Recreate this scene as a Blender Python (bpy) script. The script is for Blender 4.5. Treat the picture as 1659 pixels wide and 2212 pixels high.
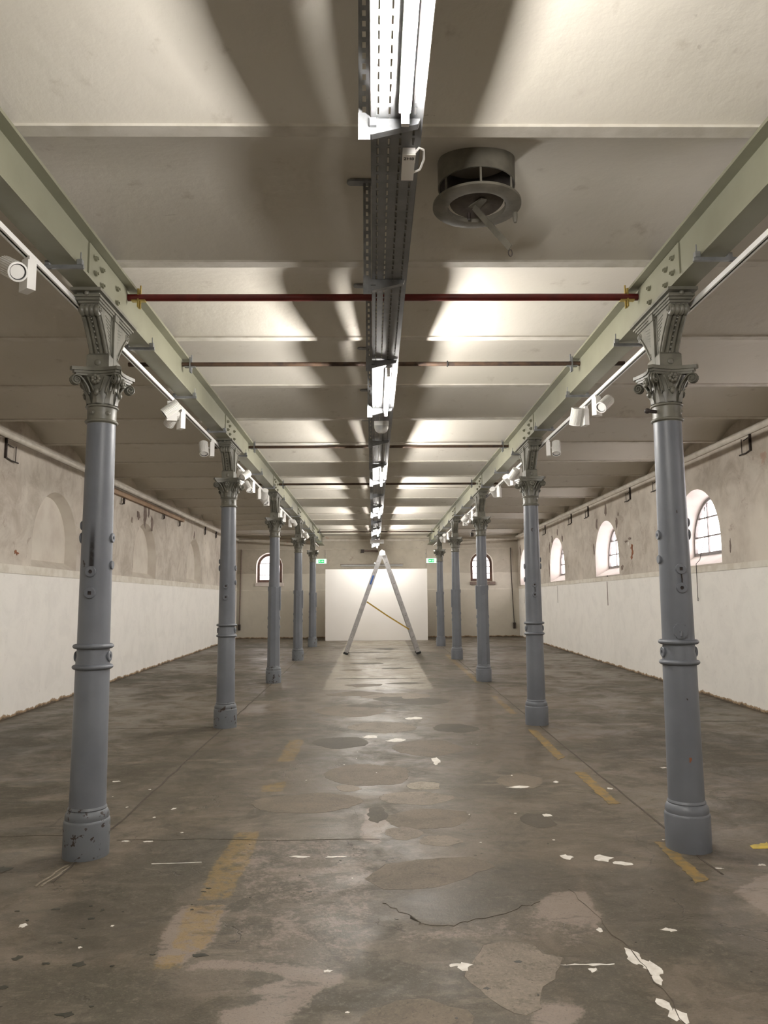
import bpy, bmesh, math, random
import numpy as np
from mathutils import Vector, Matrix

# ------------------------------------------------------------------ camera, world, exposure
for o in list(bpy.data.objects):
    bpy.data.objects.remove(o, do_unlink=True)
scene = bpy.context.scene
COL = scene.collection

PITCH, YAW, ROLL, FPX, EYE = 0.1162, 0.0143, 0.0068, 1661.2, 1.6
cam_d = bpy.data.cameras.new('camera')
cam_d.sensor_fit = 'VERTICAL'
cam_d.sensor_height = 24.0
cam_d.lens = FPX / 2212.0 * 24.0
cam_d.clip_start = 0.05
cam = bpy.data.objects.new('camera', cam_d)
COL.objects.link(cam)
_R = (Matrix.Rotation(-YAW, 3, 'Z') @ Matrix.Rotation(PITCH, 3, 'X') @ Matrix.Rotation(ROLL, 3, 'Y'))
_C = Matrix((_R.col[0], _R.col[2], -_R.col[1])).transposed().to_4x4()
_C.translation = (0, 0, EYE)
cam.matrix_world = _C
scene.camera = cam

world = bpy.data.worlds.new('overcast_sky')
scene.world = world
world.use_nodes = True
_bg = world.node_tree.nodes['Background']
_bg.inputs['Color'].default_value = (1.0, 0.93, 0.90, 1)
_bg.inputs['Strength'].default_value = 4.2

TUBE_STRENGTH = 245.0
scene.view_settings.view_transform = 'Standard'
scene.view_settings.look = 'None'
scene.view_settings.gamma = 1.0
scene.view_settings.use_curve_mapping = False
scene.view_settings.exposure = 1.4
scene.cycles.use_denoising = True
scene.cycles.max_bounces = 9
scene.cycles.diffuse_bounces = 8
scene.cycles.sample_clamp_indirect = 12.0
scene.cycles.use_adaptive_sampling = True
scene.cycles.adaptive_threshold = 0.04
scene.cycles.caustics_reflective = False
scene.cycles.caustics_refractive = False

# ------------------------------------------------------------------ dimensions
XL, XR, Y0, YB = -4.71, 5.03, -6.0, 26.7
SLOPE = 0.0141
ZF = 3.87                       # underside of the ceiling joists
COLX = (-1.775, 1.95)
COLY = (4.9595, 9.4153, 13.852, 18.2555, 22.587)
def fz(y): return SLOPE * y
ORD = ['', 'first', 'second', 'third', 'fourth', 'fifth', 'sixth', 'seventh', 'eighth', 'ninth', 'tenth', 'eleventh', 'twelfth',
       'thirteenth', 'fourteenth', 'fifteenth', 'sixteenth', 'seventeenth', 'eighteenth', 'nineteenth', 'twentieth', 'twenty-first']
rnd = random.Random(7)

# ------------------------------------------------------------------ mesh helpers
class MB:
    def __init__(s):
        s.v, s.f = [], []
    def add(s, vs, fs, M=None):
        n = len(s.v)
        s.v += [tuple(M @ Vector(p)) if M is not None else tuple(p) for p in vs]
        s.f += [tuple(i + n for i in f) for f in fs]
        return s
    def bm(s, a, b, M=None):                     # box from min corner to max corner
        x0, y0, z0 = a; x1, y1, z1 = b
        return s.add([(x0, y0, z0), (x1, y0, z0), (x1, y1, z0), (x0, y1, z0), (x0, y0, z1), (x1, y0, z1), (x1, y1, z1), (x0, y1, z1)],
                     [(0, 3, 2, 1), (4, 5, 6, 7), (0, 1, 5, 4), (1, 2, 6, 5), (2, 3, 7, 6), (3, 0, 4, 7)], M)
    def box(s, c, d, M=None):
        return s.bm([c[i] - d[i] / 2 for i in range(3)], [c[i] + d[i] / 2 for i in range(3)], M)
    def lathe(s, prof, n=32, M=None, cap=(True, True)):
        k = len(prof); vs = []; fs = []
        for r, z in prof:
            for i in range(n):
                a = 2 * math.pi * i / n
                vs.append((r * math.cos(a), r * math.sin(a), z))
        for j in range(k - 1):
            for i in range(n):
                i2 = (i + 1) % n
                fs.append((j * n + i, j * n + i2, (j + 1) * n + i2, (j + 1) * n + i))
        if cap[0]: fs.append(tuple(reversed(range(n))))
        if cap[1]: fs.append(tuple(range((k - 1) * n, k * n)))
        return s.add(vs, fs, M)
    def cyl(s, p0, p1, r, n=16, r1=None):
        return s.tube([p0, p1], r, n, r1=r1)
    def tube(s, pts, r, n=8, closed=False, r1=None, sq=None):
        pts = [Vector(p) for p in pts]; k = len(pts); vs = []; fs = []
        up = Vector((0, 0, 1)); nrm = None
        for j, p in enumerate(pts):
            if closed: t = pts[(j + 1) % k] - pts[j - 1]
            else: t = pts[min(j + 1, k - 1)] - pts[max(j - 1, 0)]
            t.normalize()
            if nrm is None:
                nrm = up.cross(t)
                if nrm.length < 1e-3: nrm = Vector((1, 0, 0)).cross(t)
            nrm = (nrm - t * nrm.dot(t)).normalized()
            b = t.cross(nrm)
            rr = r if r1 is None else r + (r1 - r) * j / max(1, k - 1)
            for i in range(n):
                a = 2 * math.pi * (i + .5) / n
                if sq: vs.append(p + nrm * (math.copysign(sq[0], math.cos(a))) + b * (math.copysign(sq[1], math.sin(a))))
                else: vs.append(p + nrm * (rr * math.cos(a)) + b * (rr * math.sin(a)))
        for j in range(k if closed else k - 1):
            j2 = (j + 1) % k
            for i in range(n):
                i2 = (i + 1) % n
                fs.append((j * n + i, j * n + i2, j2 * n + i2, j2 * n + i))
        if not closed:
            fs.append(tuple(reversed(range(n)))); fs.append(tuple(range((k - 1) * n, k * n)))
        return s.add(vs, fs)
    def prism(s, poly, h0, h1, M=None):          # polygon in xy between two heights
        n = len(poly)
        if sum(poly[i][0] * poly[(i + 1) % n][1] - poly[(i + 1) % n][0] * poly[i][1] for i in range(n)) < 0: poly = poly[::-1]
        vs = [(p[0], p[1], h0) for p in poly] + [(p[0], p[1], h1) for p in poly]
        fs = [tuple(reversed(range(n))), tuple(range(n, 2 * n))] + [(i, (i + 1) % n, n + (i + 1) % n, n + i) for i in range(n)]
        return s.add(vs, fs, M)
    def ball(s, c, r, n=10, m=6, sc=(1, 1, 1)):
        prof = [(max(1e-4, r * math.sin(math.pi * j / m)), -r * math.cos(math.pi * j / m)) for j in range(m + 1)]
        M = Matrix.Translation(c) @ Matrix.Diagonal((*sc, 1))
        return s.lathe(prof, n, M)
    def build(s, name, mat, parent=None, smooth=35.0, loc=(0, 0, 0)):
        me = bpy.data.meshes.new(name)
        me.from_pydata(s.v, [], s.f)
        me.materials.append(mat)
        if smooth:
            b = bmesh.new(); b.from_mesh(me)
            lim = math.radians(smooth)
            for f in b.faces: f.smooth = True
            for e in b.edges:
                if len(e.link_faces) != 2 or e.calc_face_angle(0) > lim: e.smooth = False
            b.to_mesh(me); b.free()
        me.update()
        o = bpy.data.objects.new(name, me)
        o.location = loc
        COL.objects.link(o)
        if parent is not None: o.parent = parent
        return o

def mkobj(name, me, parent, loc=(0, 0, 0)):
    o = bpy.data.objects.new(name, me); COL.objects.link(o); o.parent = parent; o.location = loc
    return o
def empty(name, loc=(0, 0, 0), rz=0.0):
    o = bpy.data.objects.new(name, None); COL.objects.link(o)
    o.location = loc; o.rotation_euler = (0, 0, rz); o.empty_display_size = .1
    return o
def tag(o, label, cat, group=None):
    o['label'] = label; o['category'] = cat
    if group: o['group'] = group
    return o
def struct(o, label=None):
    o['kind'] = 'structure'
    if label: o['label'] = label
    return o
def dup(o, parent=None):
    c = o.copy(); COL.objects.link(c)
    if parent is not None: c.parent = parent
    for ch in list(o.children): dup(ch, c)
    return c
def zto(d, loc):                                  # matrix taking +z to direction d
    return Matrix.Translation(loc) @ Vector(d).to_track_quat('Z', 'Y').to_matrix().to_4x4()

# ------------------------------------------------------------------ materials
class NT:
    def __init__(s, name):
        s.m = bpy.data.materials.new(name); s.m.use_nodes = True
        s.t = s.m.node_tree; s.p = s.t.nodes['Principled BSDF']
    def n(s, typ, **kw):
        nd = s.t.nodes.new(typ)
        for k, v in kw.items():
            if k.startswith('i_'):
                key = k[2:]
                nd.inputs[int(key) if key.isdigit() else key].default_value = v
            else: setattr(nd, k, v)
        return nd
    def l(s, a, b): s.t.links.new(a, b)
    def pos(s): return s.n('ShaderNodeNewGeometry').outputs['Position']
    def noise(s, vec, scale, detail=4, rough=.55, dist=0.0, stretch=None):
        if stretch is not None:
            mp = s.n('ShaderNodeMapping'); mp.inputs['Scale'].default_value = stretch; s.l(vec, mp.inputs['Vector']); vec = mp.outputs['Vector']
        nd = s.n('ShaderNodeTexNoise'); nd.inputs['Scale'].default_value = scale; nd.inputs['Detail'].default_value = detail
        nd.inputs['Roughness'].default_value = rough; nd.inputs['Distortion'].default_value = dist
        s.l(vec, nd.inputs['Vector'])
        return nd.outputs['Fac']
    def rng(s, fac, a, b, c=0.0, d=1.0, smooth=True):
        nd = s.n('ShaderNodeMapRange', interpolation_type='SMOOTHSTEP' if smooth else 'LINEAR')
        for i, v in ((1, a), (2, b), (3, c), (4, d)): nd.inputs[i].default_value = v
        s.l(fac, nd.inputs[0]); return nd.outputs[0]
    def math(s, op, a, b=None):
        nd = s.n('ShaderNodeMath', operation=op)
        for i, v in enumerate((a, b)):
            if v is None: continue
            if isinstance(v, (int, float)): nd.inputs[i].default_value = v
            else: s.l(v, nd.inputs[i])
        return nd.outputs[0]
    def mix(s, fac, a, b, blend='MIX'):
        nd = s.n('ShaderNodeMix', data_type='RGBA', blend_type=blend)
        for i, v in ((0, fac), (6, a), (7, b)):
            if isinstance(v, (int, float)): nd.inputs[i].default_value = v
            elif isinstance(v, tuple): nd.inputs[i].default_value = (*v, 1) if len(v) == 3 else v
            else: s.l(v, nd.inputs[i])
        return nd.outputs[2]
    def bump(s, h, strength=.2, dist=.01):
        nd = s.n('ShaderNodeBump'); nd.inputs['Strength'].default_value = strength; nd.inputs['Distance'].default_value = dist
        s.l(h, nd.inputs['Height']); s.l(nd.outputs['Normal'], s.p.inputs['Normal'])
    def out(s, color=None, rough=None, metal=None):
        if color is not None:
            if isinstance(color, tuple): s.p.inputs['Base Color'].default_value = (*color, 1)
            else: s.l(color, s.p.inputs['Base Color'])
        if rough is not None:
            if isinstance(rough, (int, float)): s.p.inputs['Roughness'].default_value = rough
            else: s.l(rough, s.p.inputs['Roughness'])
        if metal is not None: s.p.inputs['Metallic'].default_value = metal
        return s.m

def plain(name, c, rough=.5, metal=0.0, c2=None, scale=6.0, bump=0.0, lo=.35, hi=.7):
    t = NT(name); p = t.pos()
    nz = t.noise(p, scale, 5)
    col = t.mix(t.rng(nz, lo, hi), c, c2 if c2 else tuple(x * .88 for x in c))
    if bump: t.bump(t.noise(p, scale * 6, 3), bump, .004)
    return t.out(col, rough, metal)

def emissive(name, c, strength):
    t = NT(name)
    t.p.inputs['Emission Color'].default_value = (*c, 1); t.p.inputs['Emission Strength'].default_value = strength
    return t.out(c, .4)

def chipped(name, c, c2, chip, rough, chips=.66, cscale=9.0):
    t = NT(name); p = t.pos()
    col = t.mix(t.rng(t.noise(p, 3.0, 4), .35, .7), c, c2)
    m = t.rng(t.math('ADD', t.noise(p, cscale, 6, .6), t.math('MULTIPLY', t.noise(p, 1.7, 2), .25)), chips + .12, chips + .135)
    col = t.mix(m, col, chip)
    t.bump(t.noise(p, 45, 3), .08, .004)
    return t.out(col, rough)

M = {}
M['col_blue'] = chipped('column_paint', (.160, .172, .194), (.135, .146, .166), (.035, .025, .02), .42, .73, 11)
M['col_base'] = chipped('column_base_paint', (.150, .162, .176), (.122, .133, .146), (.04, .028, .022), .45, .60, 16)
M['col_green'] = plain('capital_paint', (.168, .162, .130), .42, 0, (.105, .102, .081), 9, .12)
M['girder'] = plain('girder_paint', (.225, .222, .160), .42, 0, (.188, .184, .13), 2.2, .04)
M['white'] = plain('white_enamel', (.80, .79, .76), .35, 0, (.76, .75, .72))
M['board'] = plain('white_board_paint', (.80, .775, .735), .6, 0, (.785, .76, .72), 1.5)
M['zinc'] = plain('galvanised_steel', (.30, .31, .32), .40, .7, (.21, .215, .225), 14)
M['tray'] = plain('tray_steel', (.22, .225, .23), .5, .25, (.17, .175, .18), 8)
M['alu'] = plain('aluminium', (.50, .49, .485), .38, .6, (.40, .39, .385), 8)
M['rust'] = plain('rusty_brown_steel', (.085, .05, .03), .6, .2, (.04, .026, .02), 12, .2)
M['red'] = plain('red_oxide_paint', (.125, .011, .008), .4, 0, (.085, .008, .006), 10)
M['brass'] = plain('yellow_zinc', (.55, .42, .14), .38, .8, (.40, .30, .10), 30)
M['iron'] = plain('dark_iron', (.06, .045, .04), .6, .3, (.03, .025, .022), 20)
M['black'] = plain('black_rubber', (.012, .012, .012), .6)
M['chrome'] = plain('chrome_reflector', (.85, .85, .86), .12, 1.0)
M['grey'] = plain('grey_plastic', (.42, .42, .41), .5)
M['vent'] = plain('vent_paint', (.165, .152, .122), .5, 0, (.115, .106, .084), 11, .15)
M['vent_inner'] = plain('vent_flap_paint', (.115, .10, .085), .6, 0, (.06, .05, .046), 10, .2)
M['wood'] = plain('brown_rail', (.34, .22, .13), .6, 0, (.24, .15, .09), 4)
M['strap'] = plain('yellow_webbing', (.50, .32, .04), .7, 0, (.40, .24, .03), 30)
M['blue'] = plain('blue_sticker', (.05, .14, .45), .4)
M['ink'] = plain('ink', (.015, .015, .02), .6)
M['frame'] = plain('window_iron', (.20, .18, .175), .5, 0, (.13, .11, .105), 9)
M['frame_brown'] = plain('brown_window_frame', (.17, .10, .075), .6, 0, (.10, .06, .05), 9)
M['brick'] = plain('bare_brick', (.33, .13, .06), .85, 0, (.22, .09, .05), 20, .3)
M['bare'] = plain('bare_render', (.24, .185, .155), .9, 0, (.17, .13, .11), 14, .3)
M['tube'] = emissive('fluorescent_tube', (1.0, .96, .91), TUBE_STRENGTH)
M['exit_lit'] = emissive('exit_sign_lit', (.60, 1.0, .72), .42)
M['exit_green'] = emissive('exit_sign_green', (.01, .45, .12), .38)
M['plaster_chip'] = plain('crack', (.10, .085, .07), .9)

def glass():
    t = NT('window_glass')
    tr = t.n('ShaderNodeBsdfTransparent'); tr.inputs['Color'].default_value = (.95, .95, .97, 1)
    gl = t.n('ShaderNodeBsdfGlossy'); gl.inputs['Roughness'].default_value = .08
    mx = t.n('ShaderNodeMixShader'); mx.inputs[0].default_value = .06
    t.l(tr.outputs[0], mx.inputs[1]); t.l(gl.outputs[0], mx.inputs[2])
    t.l(mx.outputs[0], t.t.nodes['Material Output'].inputs['Surface'])
    return t.m
M['glass'] = glass()

def clear_plastic():
    t = NT('clear_plastic')
    t.p.inputs['Transmission Weight'].default_value = .55
    return t.out((.75, .76, .76), .25)
M['plastic'] = clear_plastic()

def ceiling_mat():
    t = NT('ceiling_plaster'); p = t.pos()
    a = t.noise(p, .55, 4); b = t.noise(p, 5, 6, .62)
    col = t.mix(t.rng(a, .35, .68), (.585, .553, .49), (.53, .497, .43))
    col = t.mix(t.rng(b, .60, .78), col, (.42, .38, .32))
    chip = t.rng(t.noise(p, 3.1, 7, .66, .4, (1.0, 2.2, 1)), .70, .715)
    col = t.mix(t.math('MULTIPLY', chip, .5), col, (.30, .26, .21))
    t.bump(t.math('ADD', t.noise(p, 11, 5), t.math('MULTIPLY', t.noise(p, 2.5, 2), 1.2)), .35, .012)
    return t.out(col, .75)
M['ceiling'] = ceiling_mat()
M['joist'] = plain('joist_paint', (.58, .55, .49), .7, 0, (.48, .45, .385), 7, .3)

def wall_mat(name, upper, upper2, split, white=(.86, .835, .785)):
    t = NT(name); p = t.pos()
    sx = t.n('ShaderNodeSeparateXYZ'); t.l(p, sx.inputs[0])
    z, y = sx.outputs['Z'], sx.outputs['Y']
    big = t.noise(p, .5, 4, .6); med = t.noise(p, 2.6, 7, .68, .6); fine = t.noise(p, 14, 4)
    up = t.mix(t.rng(med, .36, .66), upper, upper2)
    up = t.mix(t.rng(big, .42, .66), up, tuple(min(1, c * 1.22) for c in upper))
    blot = t.rng(t.noise(p, 4.5, 7, .7, .5), .60, .68)
    up = t.mix(t.math('MULTIPLY', blot, .6), up, (.33, .255, .205))
    brick = t.rng(t.noise(p, 1.1, 6, .62), .70, .735)
    up = t.mix(t.math('MULTIPLY', brick, .55), up, (.40, .235, .165))
    lowc = t.mix(t.rng(med, .40, .70), white, tuple(c * .93 for c in white))
    lowc = t.mix(t.math('MULTIPLY', t.rng(fine, .62, .74), .18), lowc, (.50, .45, .38))
    edge = t.math('ADD', z, t.math('MULTIPLY', t.math('SUBTRACT', t.noise(p, 3, 4), .5), .10))
    m = t.rng(edge, split - .004, split + .012)
    col = t.mix(m, lowc, up)
    # worn foot of the wall
    h = t.math('SUBTRACT', z, t.math('MULTIPLY', y, SLOPE))
    h2 = t.math('SUBTRACT', h, t.math('MULTIPLY', t.noise(p, 5, 6, .7), .16))
    col = t.mix(t.rng(h2, -.030, -.045), col, (.36, .25, .15))
    col = t.mix(t.rng(h2, -.055, -.07), col, (.12, .09, .06))
    t.bump(t.math('ADD', med, t.math('MULTIPLY', fine, .4)), .28, .012)
    return t.out(col, .8)
M['wall_r'] = wall_mat('wall_plaster_window_side', (.555, .505, .435), (.41, .355, .292), 2.05)
M['wall_l'] = wall_mat('wall_plaster_niche_side', (.555, .505, .435), (.41, .355, .292), 2.09)
M['wall_b'] = wall_mat('wall_plaster_back', (.47, .43, .355), (.42, .38, .31), 2.58, (.60, .56, .475))
M['niche'] = plain('niche_plaster', (.64, .59, .51), .8, 0, (.56, .50, .43), 3, .2)
M['reveal'] = plain('window_reveal_paint', (.74, .67, .63), .7, 0, (.66, .595, .555), 3, .2)
M['trim'] = plain('wall_trim_paint', (.72, .68, .60), .7, 0, (.60, .55, .46), 5, .25)
M['ledge'] = plain('wall_ledge_paint', (.62, .575, .50), .75, 0, (.52, .475, .40), 6, .35)

def floor_mat(name='floor_concrete', tint=None):
    t = NT(name); p = t.pos()
    big = t.noise(p, .42, 5, .6, .4); med = t.noise(p, 2.2, 7, .66, .6); fine = t.noise(p, 26, 5, .7)
    strk = t.noise(p, 2.0, 6, .65, .5, (.8, 3.4, 1))
    base, dark, lite = (.128, .104, .074), (.072, .062, .042), (.178, .147, .110)
    col = t.mix(t.rng(big, .38, .64), base, dark)
    col = t.mix(t.rng(strk, .52, .70), col, lite)
    col = t.mix(t.math('MULTIPLY', t.rng(med, .52, .66), .7), col, (.070, .060, .040))
    pat = t.noise(p, 1.15, 3, .5, 1.2)
    col = t.mix(t.math('MULTIPLY', t.rng(pat, .53, .56), .35), col, (.185, .152, .116))
    col = t.mix(t.math('MULTIPLY', t.rng(t.noise(p, 1.6, 4, .6, 1.0), .60, .63), .5), col, (.066, .058, .040))
    at = t.n('ShaderNodeVertexColor', layer_name='zones')
    sp = t.n('ShaderNodeSeparateColor'); t.l(at.outputs['Color'], sp.inputs[0])
    wob = t.math('ADD', t.math('MULTIPLY', t.math('SUBTRACT', t.noise(p, 7, 6, .65), .5), .9), t.math('MULTIPLY', t.math('SUBTRACT', t.noise(p, 42, 5, .75), .5), .8))
    def zone(ch, w=.10, thr=.5): return t.rng(t.math('ADD', ch, wob), thr - w, thr + w)
    col = t.mix(t.math('MULTIPLY', zone(sp.outputs[0], .22), .55), col, (.062, .056, .040))
    col = t.mix(t.math('MULTIPLY', zone(sp.outputs[1], .12), .72), col, (.27, .218, .180))
    yw = t.math('MULTIPLY', zone(sp.outputs[2], .10), t.rng(t.noise(p, 18, 5, .7), .33, .55))
    col = t.mix(t.math('MULTIPLY', yw, .55), col, (.27, .175, .045))
    col = t.mix(t.math('MULTIPLY', zone(at.outputs['Alpha'], .10), .6), col, (.36, .32, .25))
    # hairline cracks
    wv = t.n('ShaderNodeVectorMath', operation='ADD')
    nv = t.n('ShaderNodeTexNoise'); nv.inputs['Scale'].default_value = 2.4; nv.inputs['Detail'].default_value = 5; t.l(p, nv.inputs['Vector'])
    sc = t.n('ShaderNodeVectorMath', operation='SCALE'); sc.inputs['Scale'].default_value = .9
    t.l(nv.outputs['Color'], sc.inputs[0]); t.l(p, wv.inputs[0]); t.l(sc.outputs[0], wv.inputs[1])
    vo = t.n('ShaderNodeTexVoronoi', feature='DISTANCE_TO_EDGE'); vo.inputs['Scale'].default_value = .95
    t.l(wv.outputs[0], vo.inputs['Vector'])
    ck = t.math('MULTIPLY', t.rng(vo.outputs['Distance'], .006, .001), t.rng(t.noise(p, 1.3, 3), .46, .56))
    col = t.mix(t.math('MULTIPLY', ck, .75), col, (.05, .042, .032))
    # grit and small splashes
    g2 = t.noise(p, 95, 4, .75)
    col = t.mix(t.math('MULTIPLY', t.rng(g2, .55, .68), .55), col, (.045, .038, .027))
    col = t.mix(t.math('MULTIPLY', t.rng(g2, .44, .34), .35), col, (.24, .20, .155))
    blot = t.noise(p, 5.5, 8, .74, .5, (.7, 1.5, 1))
    col = t.mix(t.math('MULTIPLY', t.rng(blot, .53, .63), .6), col, (.058, .050, .034))
    col = t.mix(t.math('MULTIPLY', t.rng(blot, .42, .33), .45), col, (.215, .178, .138))
    col = t.mix(t.math('MULTIPLY', t.rng(fine, .52, .72), .38), col, (.22, .185, .145))
    col = t.mix(t.math('MULTIPLY', t.rng(t.noise(p, 9, 3, .5), .735, .75), .7), col, (.045, .042, .032))
    if tint: col = t.mix(.62, col, tint)
    ro = t.rng(t.math('ADD', med, t.math('MULTIPLY', t.math('SUBTRACT', big, .5), .8)), .3, .72, .34, .64)
    t.bump(t.math('SUBTRACT', t.math('ADD', t.math('MULTIPLY', t.math('ADD', fine, g2), .4), med), t.math('MULTIPLY', ck, 1.2)), .25, .012)
    t.p.inputs['Specular IOR Level'].default_value = .35
    return t.out(col, ro)
M['floor'] = floor_mat()
def screed(name, c, c2):
    t = NT(name); p = t.pos()
    col = t.mix(t.rng(t.noise(p, 3.0, 6, .65, .6), .38, .62), c, c2)
    col = t.mix(t.math('MULTIPLY', t.rng(t.noise(p, 9, 7, .72, .4), .54, .64), .55), col, (.075, .063, .044))
    col = t.mix(t.math('MULTIPLY', t.rng(t.noise(p, 60, 5, .75), .46, .66), .45), col, tuple(min(1, x * 1.45) for x in c))
    col = t.mix(t.math('MULTIPLY', t.rng(t.noise(p, 75, 3, .6), .58, .68), .5), col, (.055, .046, .034))
    t.bump(t.noise(p, 60, 5, .7), .35, .004)
    t.p.inputs['Specular IOR Level'].default_value = .3
    return t.out(col, .62)
M['screed'] = screed('grey_screed', (.215, .18, .14), (.165, .138, .105))
M['screed_warm'] = screed('warm_screed', (.155, .125, .090), (.118, .096, .068))
M['screed_dark'] = screed('dark_screed', (.088, .074, .052), (.066, .057, .04))
M['screed_pale'] = screed('pale_screed', (.27, .235, .18), (.21, .18, .138))
M['fleck'] = plain('white_paint_fleck', (.74, .71, .65), .6, 0, (.60, .56, .49), 25)
M['drip'] = plain('dark_oil_drip', (.035, .036, .026), .45, 0, (.05, .045, .032), 40)
M['yellow'] = plain('yellow_line_paint', (.26, .165, .045), .55, 0, (.15, .115, .06), 14, 0, .38, .62)
M['yellow_bright'] = plain('bright_yellow_paint', (.55, .40, .03), .5, 0, (.35, .27, .06), 20)
M['crack'] = plain('floor_crack', (.10, .082, .060), .8, 0, (.072, .06, .044), 12)
M['joint'] = plain('joint_filler', (.085, .069, .050), .8, 0, (.055, .045, .033), 12)

# ------------------------------------------------------------------ floor
def in_poly(X, Y, poly, soft):
    # signed smooth mask 0..1 of a polygon on arrays
    inside = np.zeros(X.shape, bool); d = np.full(X.shape, 9.0); n = len(poly)
    for i in range(n):
        x1, y1 = poly[i]; x2, y2 = poly[(i + 1) % n]
        c = ((y1 > Y) != (y2 > Y)) & (X < (x2 - x1) * (Y - y1) / ((y2 - y1) if y2 != y1 else 1e-9) + x1)
        inside ^= c
        dx, dy = x2 - x1, y2 - y1; L = dx * dx + dy * dy + 1e-12
        tt = np.clip(((X - x1) * dx + (Y - y1) * dy) / L, 0, 1)
        d = np.minimum(d, np.hypot(X - x1 - tt * dx, Y - y1 - tt * dy))
    s = np.where(inside, d, -d)
    return np.clip(.5 + s / (2 * soft), 0, 1)

DARK_ZONES = [
    [(.72, 4.77), (.83, 4.78), (1.07, 4.79), (1.16, 4.46), (1.1, 4.29), (.94, 4.2), (.82, 4.16), (.67, 4.05), (.41, 3.92), (.3, 3.88), (.17, 4.01), (.05, 4.2), (.24, 4.35), (.42, 4.43), (.53, 4.58)],
    [(1.19, 4.6), (1.46, 4.61), (1.75, 4.58), (1.75, 4.24), (1.7, 3.9), (1.63, 3.64), (1.44, 3.51), (1.25, 3.54), (1.16, 3.63), (1.13, 3.84), (1.13, 4.32)],
    [(1.71, 4.21), (1.92, 4.24), (1.81, 3.85), (1.8, 3.7), (1.56, 3.24), (1.45, 3.31), (1.41, 3.55), (1.68, 3.85)],
    [(-1.42, 5.36), (-1.0, 5.5), (-.92, 5.35), (-.94, 4.94), (-1.0, 4.74), (-1.0, 4.29), (-1.03, 4.03), (-1.04, 3.78), (-1.06, 3.66), (-1.24, 3.58), (-1.59, 3.7), (-1.66, 3.95), (-1.58, 4.5), (-1.52, 4.9), (-1.50, 5.18)],
    [(.8, 3.56), (1.1, 3.6), (1.1, 3.3), (1.08, 2.7), (.75, 2.7), (.78, 3.4)],
    [(-1.9, 3.6), (-1.0, 3.5), (-.85, 3.4), (-.62, 3.1), (-.62, 2.7), (-1.9, 2.7)],
]
LIGHT_ZONES = [
    [(-.98, 3.66), (-1.0, 3.9), (-.99, 4.17), (-.76, 4.16), (-.74, 3.82), (-.78, 3.66), (-.82, 3.53), (-.94, 3.54)],
    [(-.82, 3.49), (-.75, 3.59), (-.62, 3.56), (-.48, 3.53), (-.15, 3.47), (-.13, 3.36), (-.21, 3.32), (-.26, 3.21), (-.32, 3.11), (-.41, 3.0), (-.58, 3.0), (-.59, 3.16), (-.49, 3.19), (-.43, 3.25), (-.51, 3.29), (-.51, 3.34), (-.36, 3.38), (-.41, 3.44), (-.61, 3.49), (-.73, 3.49)],
    [(.60, 3.12), (.70, 3.2), (.80, 3.16), (.78, 3.08), (.66, 2.95), (.55, 2.95)],
    [(1.9, 4.25), (2.3, 4.6), (2.6, 4.4), (2.3, 3.9), (1.95, 3.7)],
    [(-.05, 5.9), (.06, 5.95), (.1, 5.5), (.02, 5.1), (-.1, 5.2)],
    [(.95, 4.28), (1.12, 4.29), (1.1, 3.97), (1.05, 3.8), (.8, 4.0), (.85, 4.15)],
]
SOFT_LIGHT = [
    [(-.94, 4.98), (-.81, 5.34), (-.34, 5.32), (.06, 5.12), (.04, 3.48), (-.48, 3.53), (-.78, 3.66), (-.76, 4.16)],
    [(.21, 3.89), (.41, 3.92), (.67, 4.05), (.82, 4.16), (1.03, 4.26), (1.12, 4.29), (1.1, 3.97), (1.08, 3.77), (.98, 3.65), (.84, 3.6), (.68, 3.71), (.48, 3.68), (.25, 3.65), (.04, 3.68), (.05, 4.12)],
]
YELLOW_ZONES = [
    [(-.92, 5.37), (-.77, 5.38), (-.755, 4.97), (-.76, 4.24), (-.93, 4.23), (-.945, 4.6), (-.94, 4.98)],
    [(-.96, 4.16), (-.77, 4.17), (-.755, 3.79), (-.79, 3.64), (-.92, 3.7)],
    [(-.96, 3.62), (-.84, 3.64), (-.83, 3.5), (-.95, 3.5)],
    [(-.93, 6.6), (-.74, 6.75), (-.74, 6.40), (-.91, 6.42)], [(-.92, 8.6), (-.76, 8.6), (-.76, 7.5), (-.92, 7.5)],
    [(1.77, 11.9), (1.86, 11.9), (1.86, 10.2), (1.77, 10.2)], [(1.77, 19.5), (1.87, 19.5), (1.87, 13.6), (1.77, 13.6)],
]
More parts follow.
